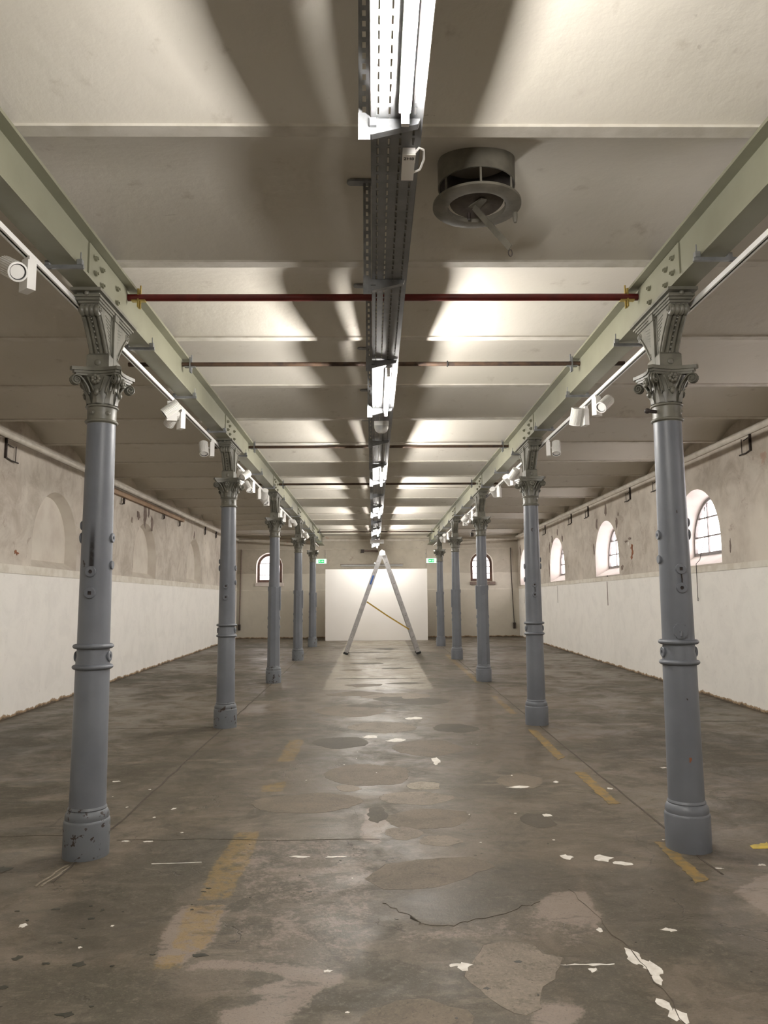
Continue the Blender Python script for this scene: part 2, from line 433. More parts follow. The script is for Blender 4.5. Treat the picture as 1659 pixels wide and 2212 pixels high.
def build_floor():
    xs = np.unique(np.concatenate([np.arange(XL, XR, .16), np.arange(-2.4, 2.8, .04), [XR]]))
    ys = np.unique(np.concatenate([np.arange(Y0, 2.4, .4), np.arange(2.4, 7.2, .04), np.arange(7.2, YB, .12), [YB]]))
    X, Y = np.meshgrid(xs, ys)
    nx, ny = len(xs), len(ys)
    co = np.stack([X.ravel(), Y.ravel(), SLOPE * Y.ravel()], 1)
    idx = np.arange(nx * ny).reshape(ny, nx)
    q = np.stack([idx[:-1, :-1], idx[:-1, 1:], idx[1:, 1:], idx[1:, :-1]], -1).reshape(-1, 4)
    me = bpy.data.meshes.new('floor')
    me.from_pydata(co.tolist(), [], q.tolist())
    ca = me.color_attributes.new('zones', 'FLOAT_COLOR', 'POINT')
    fx, fy = X.ravel(), Y.ravel()
    ch = np.zeros((len(fx), 4), np.float32)
    for pl in DARK_ZONES: ch[:, 0] = np.maximum(ch[:, 0], in_poly(fx, fy, pl, .12))
    for pl in LIGHT_ZONES: ch[:, 1] = np.maximum(ch[:, 1], in_poly(fx, fy, pl, .05))
    for pl in SOFT_LIGHT: ch[:, 1] = np.maximum(ch[:, 1], .46 * in_poly(fx, fy, pl, .10))
    for pl in YELLOW_ZONES: ch[:, 2] = np.maximum(ch[:, 2], in_poly(fx, fy, pl, .04))
    ch[:, 3] = in_poly(fx, fy, [(-.84, 12.78), (.98, 12.78), (1.0, 25.2), (-.84, 25.2)], .08)
    ca.data.foreach_set('color', ch.ravel())
    me.materials.append(M['floor'])
    me.polygons.foreach_set('use_smooth', [True] * len(me.polygons))
    o = bpy.data.objects.new('floor', me); COL.objects.link(o)
    return struct(o, 'worn stained brown-grey concrete floor')
FLOOR = build_floor()

def rough_poly(poly, amp, seed, step=.04):
    r = random.Random(seed); out = []; n = len(poly)
    for i in range(n):
        a, b = Vector(poly[i]), Vector(poly[(i + 1) % n])
        k = max(1, int((b - a).length / step))
        for j in range(k):
            p = a.lerp(b, j / k)
            out.append((p.x + r.uniform(-amp, amp), p.y + r.uniform(-amp, amp)))
    return out
SHEAR = Matrix(((1, 0, 0, 0), (0, 1, 0, 0), (0, SLOPE, 1, 0), (0, 0, 0, 1)))
_lift = [0]
def floor_piece(name, poly, mat, amp=.008, h=None, step=.05, crack=False):
    _lift[0] += 1
    h = h if h else .0007 + .000008 * _lift[0]
    pl = rough_poly(poly, amp, _lift[0], step)
    mb = MB().prism(pl, -.004, h, SHEAR)
    o = mb.build(name, mat, FLOOR, None)
    if crack:
        c = sum((Vector(p) for p in pl), Vector((0, 0))) / len(pl); r = random.Random(_lift[0])
        out = []
        for p in pl:
            d = Vector(p) - c; L = max(d.length, 1e-3)
            out.append(tuple(c + d * ((L + r.uniform(-.004, .006)) / L)))
        MB().prism(out, -.004, h * .55, SHEAR).build('crack', M['crack'], o, None)
    return o
def ellipse(cx, cy, rx, ry, n=18, seed=0, wob=.16):
    r = random.Random(seed); ph = [r.uniform(0, 6.28) for _ in range(3)]
    return [(cx + rx * (1 + wob * (math.sin(2 * a + ph[0]) * .5 + math.sin(3 * a + ph[1]) * .4)) * math.cos(a),
             cy + ry * (1 + wob * (math.sin(2 * a + ph[2]) * .5 + math.sin(5 * a + ph[0]) * .4)) * math.sin(a)) for a in [2 * math.pi * i / n for i in range(n)]]

def strip(pts, w):
    a, b = [], []
    for i, p in enumerate(pts):
        p = Vector(p); t = (Vector(pts[min(i + 1, len(pts) - 1)]) - Vector(pts[max(i - 1, 0)])).normalized(); nn = Vector((-t.y, t.x)) * (w / 2)
        a.append(tuple(p + nn)); b.append(tuple(p - nn))
    return a + b[::-1]
def wob_line(x0, y0, x1, y1, n, amp, seed):
    r = random.Random(seed)
    return [(x0 + (x1 - x0) * i / n + r.uniform(-amp, amp), y0 + (y1 - y0) * i / n + r.uniform(-amp, amp)) for i in range(n + 1)]
floor_piece('floor_patch', [(.44, 3.56), (.49, 3.68), (.59, 3.71), (.67, 3.70), (.72, 3.67), (.74, 3.59), (.82, 3.55), (.78, 3.47), (.74, 3.37), (.68, 3.31), (.64, 3.19), (.64, 3.15), (.57, 3.10), (.53, 3.12), (.48, 3.17), (.44, 3.24), (.37, 3.40), (.38, 3.45)], M['screed'], .004, crack=True)
floor_piece('floor_patch', [(.06, 4.73), (.25, 4.8), (.45, 4.83), (.57, 4.85), (.67, 4.75), (.7, 4.67), (.58, 4.58), (.49, 4.48), (.36, 4.38), (.24, 4.35), (.05, 4.34), (-.06, 4.5)], M['screed_warm'], .006, crack=True)
for k, (cx, cy, rx, ry, mk) in enumerate([
        (.41, 6.55, .15, .14, 'screed_pale'), (1.23, 6.68, .19, .24, 'screed_warm'), (.38, 5.63, .30, .25, 'screed_warm'), (.42, 5.15, .13, .11, 'screed'),
        (.32, 6.17, .27, .20, 'screed'), (1.14, 5.56, .12, .16, 'screed_dark'), (-.05, 6.96, .40, .40, 'screed_warm'), (.19, 5.31, .12, .13, 'screed'),
        (-.51, 6.07, .39, .29, 'screed_warm'), (.02, 5.75, .07, .2, 'screed_dark'), (-.22, 6.5, .10, .11, 'screed'), (.55, 8.1, .35, .4, 'screed_warm'),
        (.1, 9.3, .4, .35, 'screed'), (-.3, 10.6, .45, .5, 'screed_warm'), (.7, 11.4, .4, .3, 'screed_dark'), (.15, 3.05, .22, .16, 'screed_warm'), (.95, 9.2, .25, .3, 'screed_dark'),
        (-.35, 8.4, .3, .3, 'screed_dark'), (.35, 12.0, .5, .35, 'screed')]):
    floor_piece('floor_patch', ellipse(cx, cy, rx, ry, 20, k), M[mk], .012, crack=k % 2 == 0, step=.03)
for k, (cx, cy, rx, ry) in enumerate([(1.15, 4.82, .03, .04), (1.36, 4.79, .05, .05), (1.45, 4.70, .05, .03), (1.13, 3.55, .035, .07), (1.17, 3.45, .035, .09), (1.16, 3.36, .025, .04), (1.12, 3.16, .02, .05), (1.14, 3.08, .03, .05),
        (1.39, 3.81, .03, .02), (1.23, 5.68, .03, .04), (1.18, 6.48, .08, .03), (.58, 7.47, .04, .14), (.51, 9.92, .09, .11), (.24, 8.5, .10, .08), (.38, 3.48, .03, .03), (.34, 3.5, .03, .012), (.92, 3.44, .02, .018),
        (1.52, 6.63, .02, .03), (1.06, 3.82, .012, .02), (-1.61, 5.21, .02, .012), (-1.46, 5.2, .03, .01), (-1.49, 5.95, .02, .02), (-.45, 4.88, .06, .014), (-1.7, 3.95, .02, .02), (-1.34, 3.71, .008, .008),
        (-.24, 4.87, .07, .012), (-.04, 8.71, .10, .07), (1.9, 6.4, .02, .03), (2.6, 7.1, .03, .02), (.9, 3.485, .12, .006), (-2.2, 6.8, .03, .02), (2.25, 4.65, .02, .015), (1.98, 4.6, .02, .01), (-.2, 3.46, .02, .01)]):
    floor_piece('paint_fleck', ellipse(cx, cy, rx, ry, 14, 90 + k, .5), M['fleck'], min(.008, rx * .25), step=.02)
for k, (cx, cy, rx, ry) in enumerate([(-.15, 13.35, .35, .22), (.55, 13.6, .30, .12), (.0, 14.35, .75, .10), (-.45, 15.9, .20, .18), (.45, 16.2, .30, .14), (-.1, 17.3, .35, .2), (.3, 18.6, .3, .25), (-.2, 20.4, .5, .2), (.35, 21.6, .3, .3), (-.3, 12.3, .4, .25), (.25, 11.7, .3, .2), (-.05, 11.0, .3, .15)]):
    floor_piece('floor_patch', ellipse(cx, cy, rx, ry, 16, 800 + k, .45), M['screed_dark' if k % 3 else 'screed_warm'], .02, step=.06)
DR = random.Random(11)
DROPS = [(-1.58, 3.62, .020, .025), (-1.28, 3.55, .024, .018), (-1.50, 3.22, .030, .022), (-1.18, 3.15, .028, .018), (-1.14, 3.03, .030, .012), (-1.62, 4.14, .020, .012), (-1.38, 4.12, .012, .014), (-1.40, 4.02, .024, .010), (-1.52, 3.36, .022, .014), (-1.43, 3.56, .018, .012),
         (-.78, 3.62, .03, .016), (-1.9, 3.75, .03, .03), (-2.17, 4.71, .06, .035), (.62, 3.52, .014, .010), (-.35, 4.33, .012, .010), (.45, 3.30, .012, .010), (-.9, 3.03, .02, .012)]
DROPS += [(DR.uniform(-1.9, -.9), DR.uniform(2.95, 4.4), DR.uniform(.005, .012), DR.uniform(.004, .010)) for _ in range(22)] + [(DR.uniform(-.9, 1.8), DR.uniform(2.95, 5.2), DR.uniform(.004, .009), DR.uniform(.004, .008)) for _ in range(16)]
for k, (cx, cy, rx, ry) in enumerate(DROPS):
    floor_piece('dark_drip', ellipse(cx, cy, rx, ry, 10, 600 + k, .6), M['drip'], rx * .25, step=.02)
for k in range(26):
    cx, cy = DR.uniform(-2.2, 2.4), DR.uniform(3.0, 8.5)
    floor_piece('paint_fleck', ellipse(cx, cy, DR.uniform(.004, .010), DR.uniform(.004, .012), 8, 700 + k, .5), M['fleck'], .001, step=.02)
floor_piece('paint_fleck', strip(wob_line(-1.32, 4.78, -1.03, 4.80, 5, .003, 8), .008), M['fleck'], .002, step=.03)
for dx in (-.015, .02): floor_piece('paint_fleck', strip(wob_line(-1.80 + dx, 4.78, -1.85 + dx, 4.45, 6, .006, 9), .012), M['screed_pale'], .003, step=.03)
for q in ([(1.77, 9.09), (1.86, 9.01), (1.83, 7.59), (1.73, 7.45)], [(1.76, 6.98), (1.85, 6.95), (1.84, 5.97), (1.75, 5.94)], [(1.78, 5.07), (1.85, 5.06), (1.84, 4.44), (1.75, 4.37)]):
    floor_piece('lane_dash', q, M['yellow'], .010, step=.03)
floor_piece('lane_dash', [(2.34, 4.98), (2.49, 5.04), (2.45, 4.93), (2.34, 4.92)], M['yellow_bright'], .012, step=.03)
for X, sd in ((-1.785, 1), (1.95, 2)):
    floor_piece('expansion_joint', strip(wob_line(X, 4.5, X, 26.3, 90, .008, sd), .014), M['joint'], .003, step=.2)
for k, ln in enumerate(([(-2.48, 5.34), (-2.07, 5.35), (-1.78, 5.36)], [(-1.69, 5.25), (-.78, 5.21), (.03, 5.19)], [(1.04, 4.33), (1.09, 3.95), (1.13, 3.63), (1.15, 3.32), (1.15, 3.0)], [(.05, 4.18), (.15, 4.02), (.22, 3.92), (.32, 3.88), (.45, 3.93), (.7, 4.06), (.85, 4.16)],
        [(-4.2, 9.4), (-3.2, 9.35), (-1.8, 9.42)], [(1.98, 9.5), (3.2, 9.45), (4.6, 9.5)], [(-4.3, 13.9), (-1.8, 13.85)], [(2, 14), (4.8, 13.95)])):
    floor_piece('crack', strip([(p[0] + rnd.uniform(-.015, .015), p[1] + rnd.uniform(-.02, .02)) for a, b in zip(ln[:-1], ln[1:]) for p in [(a[0] + (b[0] - a[0]) * i / 5, a[1] + (b[1] - a[1]) * i / 5) for i in range(5)]] + [ln[-1]], .0026), M['crack'], .0014, step=.05)

# ------------------------------------------------------------------ walls
def arch_pts(c, half, z0, crown, n=20):
    zs = crown - half
    return [(c - half, z0)] + [(c - half * math.cos(math.pi * i / n), zs + half * math.sin(math.pi * i / n)) for i in range(n + 1)] + [(c + half, z0)]
def wall_with_arches(name, mat, a0, a1, zbot, ztop, arches, place, flip):
    """arches: (centre, half width, sill z, crown z). place(a, z, depth) -> 3-D point"""
    mb = MB()
    def quad(*p):
        mb.add([place(a, z, 0) for a, z in p], [(0, 1, 2, 3) if not flip else (3, 2, 1, 0)])
    x = a0
    for c, hw, z0, cr in sorted(arches):
        quad((x, zbot(x)), (c - hw, zbot(c - hw)), (c - hw, ztop), (x, ztop))
        quad((c - hw, zbot(c - hw)), (c + hw, zbot(c + hw)), (c + hw, z0), (c - hw, z0))
        ap = arch_pts(c, hw, z0, cr)[1:-1]
        quad((c - hw, z0), (c - hw, z0), (c - hw, ap[0][1]), (c - hw, ap[0][1]))
        for p, q in zip(ap[:-1], ap[1:]):
            quad(p, q, (q[0], ztop), (p[0], ztop))
        x = c + hw
    quad((x, zbot(x)), (a1, zbot(a1)), (a1, ztop), (x, ztop))
    return struct(mb.build(name, mat, None, None))
ZT = 4.12
low = lambda a: fz(a) - .05
WIN_R = [(c, .83, 2.13, 3.31) for c in (-1.95, 2.65, 7.25, 11.86, 16.52, 21.02, 25.5)]
NICHE = [(11.46, .80, 2.12, 3.25), (15.95, .79, 2.12, 3.25), (20.30, .79, 2.12, 3.27)]
WALL_R = wall_with_arches('wall_right', M['wall_r'], Y0, YB, low, ZT, WIN_R, lambda a, z, d: (XR + d, a, z), False)
WALL_R['label'] = 'plaster wall with arched windows above a white painted dado'
WALL_L = wall_with_arches('wall_left', M['wall_l'], Y0, YB, low, ZT, NICHE, lambda a, z, d: (XL - d, a, z), True)
WALL_L['label'] = 'plaster wall with blind arched niches above a white painted dado'
BWIN = [(-3.60, .45, 2.20, 3.31), (3.76, .40, 2.20, 3.31)]
WALL_B = wall_with_arches('wall_back', M['wall_b'], XL, XR, lambda a: fz(YB) - .05, ZT, BWIN, lambda a, z, d: (a, YB + d, z), True)
WALL_B['label'] = 'beige plaster end wall with two arched windows'
struct(MB().bm((XL, Y0 - .1, -.2), (XR, Y0, ZT)).build('wall_front', M['wall_b'], None, None))

def reveal(name, mat, outer, inner, place, back=None, parent=None, flip=False, depth=.28):
    """loop of an opening on the wall face to a smaller loop at a depth"""
    mb = MB(); n = len(outer)
    vs = [place(a, z, 0) for a, z in outer] + [place(a, z, depth) for a, z in inner]
    fs = []
    for i in range(n):
        j = (i + 1) % n
        fs.append((i, j, n + j, n + i) if not flip else (i, n + i, n + j, j))
    mb.add(vs, fs)
    if back:
        mb.add([place(a, z, depth) for a, z in inner], [tuple(range(n)) if flip else tuple(reversed(range(n)))])
    return mb.build(name, mat, parent, 30)

for k, (c, hw, z0, cr) in enumerate(NICHE):
    o = reveal('niche_recess', M['niche'], arch_pts(c, hw, z0, cr), arch_pts(c, hw - .09, z0 + .11, cr - .06), lambda a, z, d: (XL - d, a, z), True, WALL_L, True, .15)

def clip_arch(a0, a1, z0, z1, c, half, crown, n=6):
    zs = crown - half
    def top(a):
        t = max(0.0, half * half - (a - c) ** 2)
        return zs + math.sqrt(t)
    tops = [(a1 + (a0 - a1) * i / n) for i in range(n + 1)]
    pts = [(a0, z0), (a1, z0)] + [(a, max(z0, min(z1, top(a)))) for a in tops]
    if all(p[1] <= z0 + .01 for p in pts): return None
    return pts
def make_window(name, c, half, z0, crown, place, depth, nv, zbars, fmat, fr, label, bar=.034):
    root = struct(empty(name, place(c, z0, depth)), label)
    inv = Matrix.Translation(Vector(place(c, z0, depth))).inverted()
    # arched frame
    mb = MB(); o = arch_pts(c, half, z0, crown); i_ = arch_pts(c, half - fr, z0 + fr, crown - fr); n = len(o)
    vs = []
    for d in (depth - .02, depth + .03):
        vs += [inv @ Vector(place(a, z, d)) for a, z in o] + [inv @ Vector(place(a, z, d)) for a, z in i_]
    fs = []
    for i in range(n):
        j = (i + 1) % n
        fs += [(i, j, n + j, n + i), (n + i, n + j, 3 * n + j, 3 * n + i), (2 * n + i, 3 * n + i, 3 * n + j, 2 * n + j), (i, 2 * n + i, 2 * n + j, j)]
    mb.add(vs, fs); mb.build('frame', fmat, root, 30)
    L, Rr, zs = c - half + fr, c + half - fr, crown - half
    def topz(a): return zs + math.sqrt(max(0, (half - fr) ** 2 - (a - c) ** 2))
    vb = [L + (Rr - L) * i / (nv + 1) for i in range(1, nv + 1)]
    for a in vb:
        p, q = inv @ Vector(place(a, z0 + fr, depth)), inv @ Vector(place(a, topz(a), depth))
        MB().tube([p, q], bar / 2, 4).build('glazing_bar', fmat, root, None)
    for z in zbars:
        w = (half - fr) if z <= zs else math.sqrt(max(0, (half - fr) ** 2 - (z - zs) ** 2))
        MB().tube([inv @ Vector(place(c - w, z, depth)), inv @ Vector(place(c + w, z, depth))], bar / 2, 4).build('glazing_bar', fmat, root, None)
    cols = [L] + vb + [Rr]; rows = [z0 + fr] + list(zbars) + [crown]
    for i in range(len(cols) - 1):
        for j in range(len(rows) - 1):
            pl = clip_arch(cols[i], cols[i + 1], rows[j], rows[j + 1], c, half - fr, crown - fr)
            if pl is None: continue
            n = len(pl); mb = MB()
            mb.add([inv @ Vector(place(a, z, depth + .005)) for a, z in pl] + [inv @ Vector(place(a, z, depth + .009)) for a, z in pl],
                   [tuple(range(n)), tuple(reversed(range(n, 2 * n)))] + [(q, n + q, n + (q + 1) % n, (q + 1) % n) for q in range(n)])
            mb.build('pane', M['glass'], root, None)
    return root
PR = lambda a, z, d: (XR + d, a, z)
PB = lambda a, z, d: (a, YB + d, z)
for k, (c, hw, z0, cr) in enumerate(WIN_R):
    reveal('window_reveal', M['reveal'], arch_pts(c, hw, z0, cr), arch_pts(c, hw - .05, z0 + .18, cr - .10), PR, None, WALL_R, False, .30)
    make_window('window_%d' % (k + 1) + ('_offscreen' if c < 10 else ''), c, hw - .04, z0 + .17, cr - .09, PR, .30, 2, (2.60, 2.90), M['frame'], .05, 'arched iron-framed window with small panes in plaster wall')
for k, (c, hw, z0, cr) in enumerate(BWIN):
    reveal('window_reveal', M['reveal'] if k == 0 else M['wall_b'], arch_pts(c, hw, z0, cr), arch_pts(c, hw - .03, z0 + .10, cr - .03), PB, None, WALL_B, True, .16)
    make_window('window_%d' % (k + 8), c, hw - .02, z0 + .10, cr - .02, PB, .16, 1 if k else 0, (2.56, 2.80, 3.0) if k else (2.55, 2.95), M['frame_brown'], .085, 'arched window with brown frame in the end wall', .036)
    MB().bm((c - hw - .02, YB - .05, z0 - .04), (c + hw + .06, YB + .10, z0 + .07)).build('window_sill', M['bare'] if k else M['reveal'], WALL_B, None)

# dado moulding, wall ledge
trim_i = [0]
def trim(mb, mat, label, smooth=35):
    trim_i[0] += 1
    return struct(mb.build('trim_%d' % trim_i[0], mat, None, smooth), label)
trim(MB().bm((XL - .02, Y0, 2.0), (XL + .012, YB, 2.115)), M['trim'], 'flat painted dado strip under the blind niches')
trim(MB().bm((XR - .012, Y0, 2.015), (XR + .02, YB, 2.10)), M['trim'], 'flat painted dado strip under the arched windows')
trim(MB().bm((XL, YB - .008, 2.005), (XR, YB + .02, 2.03)), M['trim'], 'thin painted dado edge on the end wall')
def ledge(a, b, nrm, zc, r):
    mb = MB(); prof = [(0, -r * .8), (r * .55, -r * .85), (r * 1.05, -r * .45), (r * 1.2, 0), (r * 1.0, r * .55), (r * .5, r * .95), (0, r * 1.05)]
    n = len(prof); vs = []
    for p in (a, b):
        for u, w in prof: vs.append((p[0] + nrm[0] * u, p[1] + nrm[1] * u, zc + w))
    mb.add(vs, [(i, i + 1, n + i + 1, n + i) for i in range(n - 1)] + [tuple(range(n)), tuple(reversed(range(n, 2 * n)))])
    return mb
trim(ledge((XL, Y0), (XL, YB), (1, 0), 3.765, .055), M['ledge'], 'rounded plaster ledge high on the niche wall')
trim(ledge((XR, Y0), (XR, YB), (-1, 0), 3.83, .055), M['ledge'], 'rounded plaster ledge high on the window wall')
trim(ledge((XL, YB), (XR, YB), (0, -1), 3.74, .05), M['ledge'], 'rounded plaster ledge high on the end wall')

# bare plaster scars on the walls
def scar(wall, x, nrm, cy, cz, ry, rz, mat, seed):
    pl = rough_poly(ellipse(cy, cz, ry, rz, 14, seed, .45), min(.015, ry * .3), seed, .05)
    mb = MB(); n = len(pl)
    mb.add([(x, a, b) for a, b in pl] + [(x + nrm * .004, a, b) for a, b in pl], [tuple(range(n)), tuple(range(n, 2 * n))] + [(i, (i + 1) % n, n + (i + 1) % n, n + i) for i in range(n)])
    mb.build('plaster_scar', mat, wall, None)
for k, (cy, cz, ry, rz, mk) in enumerate([(14.87, 2.62, .07, .07, 'brick'), (14.85, 2.50, .05, .06, 'brick'), (14.90, 2.43, .06, .04, 'brick'), (15.2, 2.76, .10, .02, 'bare'), (15.05, 2.70, .06, .03, 'fleck'), (14.98, 2.80, .08, .02, 'bare'),
        (16.45, 3.55, .07, .16, 'bare'), (17.15, 3.30, .07, .10, 'bare'), (15.75, 3.18, .05, .13, 'bare'), (17.45, 2.75, .05, .14, 'bare'), (15.62, 3.35, .03, .04, 'bare'), (20.85, 3.45, .06, .10, 'bare'), (21.5, 3.30, .10, .12, 'bare'), (21.85, 3.1, .06, .15, 'bare'), (20.35, 3.25, .06, .10, 'bare'),
        (25.0, 3.35, .10, .12, 'bare'), (26.2, 3.3, .10, .18, 'bare'), (10.75, 2.35, .02, .10, 'bare'), (15.5, 2.25, .08, .05, 'bare'), (21.95, 2.5, .05, .2, 'bare'), (16.53, 2.08, .06, .05, 'plaster_chip')]):
    scar(WALL_R, XR, -1, cy, cz, ry, rz, M[mk], 300 + k)
for k, (cy, cz0, cz1, ww) in enumerate([(16.55, 1.49, 2.0, .035), (21.06, 1.54, 2.0, .02), (25.7, 1.52, 2.0, .02)]):
    MB().bm((XR - .004, cy - ww / 2, cz0), (XR, cy + ww / 2, cz1)).build('wall_streak', M['bare'], WALL_R, None)
for k, (cy, cz, ry, rz, mk) in enumerate([(15.85, 3.42, .10, .24, 'bare'), (15.40, 3.36, .10, .07, 'bare'), (16.35, 3.28, .10, .14, 'bare'), (16.1, 3.50, .05, .10, 'bare'), (20.25, 3.38, .06, .10, 'bare'), (15.0, 3.22, .04, .05, 'bare'), (10.2, 2.28, .06, .03, 'brick')]):
    scar(WALL_L, XL, 1, cy, cz, ry, rz, M[mk], 400 + k)

# ------------------------------------------------------------------ ceiling: jack arches between joists
CEIL = struct(MB().bm((XL - .05, Y0 - .1, 4.14), (XR + .05, YB + .05, 4.24)).build('ceiling', M['ceiling'], None, None), 'plastered jack-arch ceiling of shallow vaults between joists')
PITCHJ = 1.4845
JY = [4.985 + PITCHJ * k for k in range(-7, 15)]
xs_c = [XL, -3.2, COLX[0] - .09, COLX[0] + .09, -.8, 0, .9, COLX[1] - .09, COLX[1] + .09, 3.5, XR]
def vault_mesh(y0, y1, rise, n=14):
    mb = MB(); vs = []; fs = []; k = len(xs_c)
    for j in range(n + 1):
        t = j / n; y = y0 + (y1 - y0) * t
        z = ZF + .014 + rise * (1 - (2 * t - 1) ** 2)
        vs += [(x, y, z) for x in xs_c]
    for j in range(n):
        for i in range(k - 1): fs.append((j * k + i, (j + 1) * k + i, (j + 1) * k + i + 1, j * k + i + 1))
    return mb.add(vs, fs)
edges = [Y0] + JY + [YB]
HW = .043
for a, b in zip(edges[:-1], edges[1:]):
    y0, y1 = a + (HW if a != Y0 else 0), b - (HW if b != YB else 0)
    if y1 - y0 < .12: continue
    vault_mesh(y0, y1, .165 if y1 - y0 > 1.0 else .05).build('vault', M['ceiling'], CEIL, 40)
jm = None
for y in JY:
    if jm is None:
        o = MB().bm((XL, -HW, ZF), (XR, HW, ZF + .05)).build('joist', M['joist'], CEIL, None, (0, y, 0)); jm = o.data
    else: mkobj('joist', jm, CEIL, (0, y, 0))

# ------------------------------------------------------------------ steel girders on the column rows
bolt_me = None
def bolt_mesh():
    global bolt_me
    if bolt_me is None:
        o = MB().lathe([(.018, 0), (.018, .018), (.010, .018), (.009, .028)], 6).build('bolt', M['girder'], None, None)
        bolt_me = o.data; bpy.data.objects.remove(o)
    return bolt_me
GZ0, GZ1, GW = 3.552, 3.866, .076
for gi, X in enumerate(COLX):
    g = empty('steel_girder', (X, Y0, GZ0))
    tag(g, ['sage-green steel girder carried by the column row on the blind niche side', 'sage-green steel girder carried by the column row on the window side'][gi], 'girder')
    L = YB - Y0
    MB().bm((-GW, 0, 0), (GW, L, .018)).build('bottom_flange', M['girder'], g, None)
    MB().bm((-GW, 0, GZ1 - GZ0 - .020), (GW, L, GZ1 - GZ0)).build('top_flange', M['girder'], g, None)
    MB().bm((-.008, 0, .018), (.008, L, GZ1 - GZ0 - .020)).build('web', M['girder'], g, None)
    s = 1 if gi == 0 else -1
    for cy in COLY:
        sp = MB().bm((min(0, s * .017), -.36, .022), (max(0, s * .017), .36, GZ1 - GZ0 - .024)).build('splice_plate', M['girder'], g, None, (0, cy - Y0, 0))
        for by, bz in ((-.27, .225), (-.26, .13), (-.15, .20), (-.14, .10), (.15, .20), (.15, .10)):
            b = mkobj('bolt', bolt_mesh(), sp, (s * .017, by, bz)); b.rotation_euler = (0, s * math.pi / 2, 0)

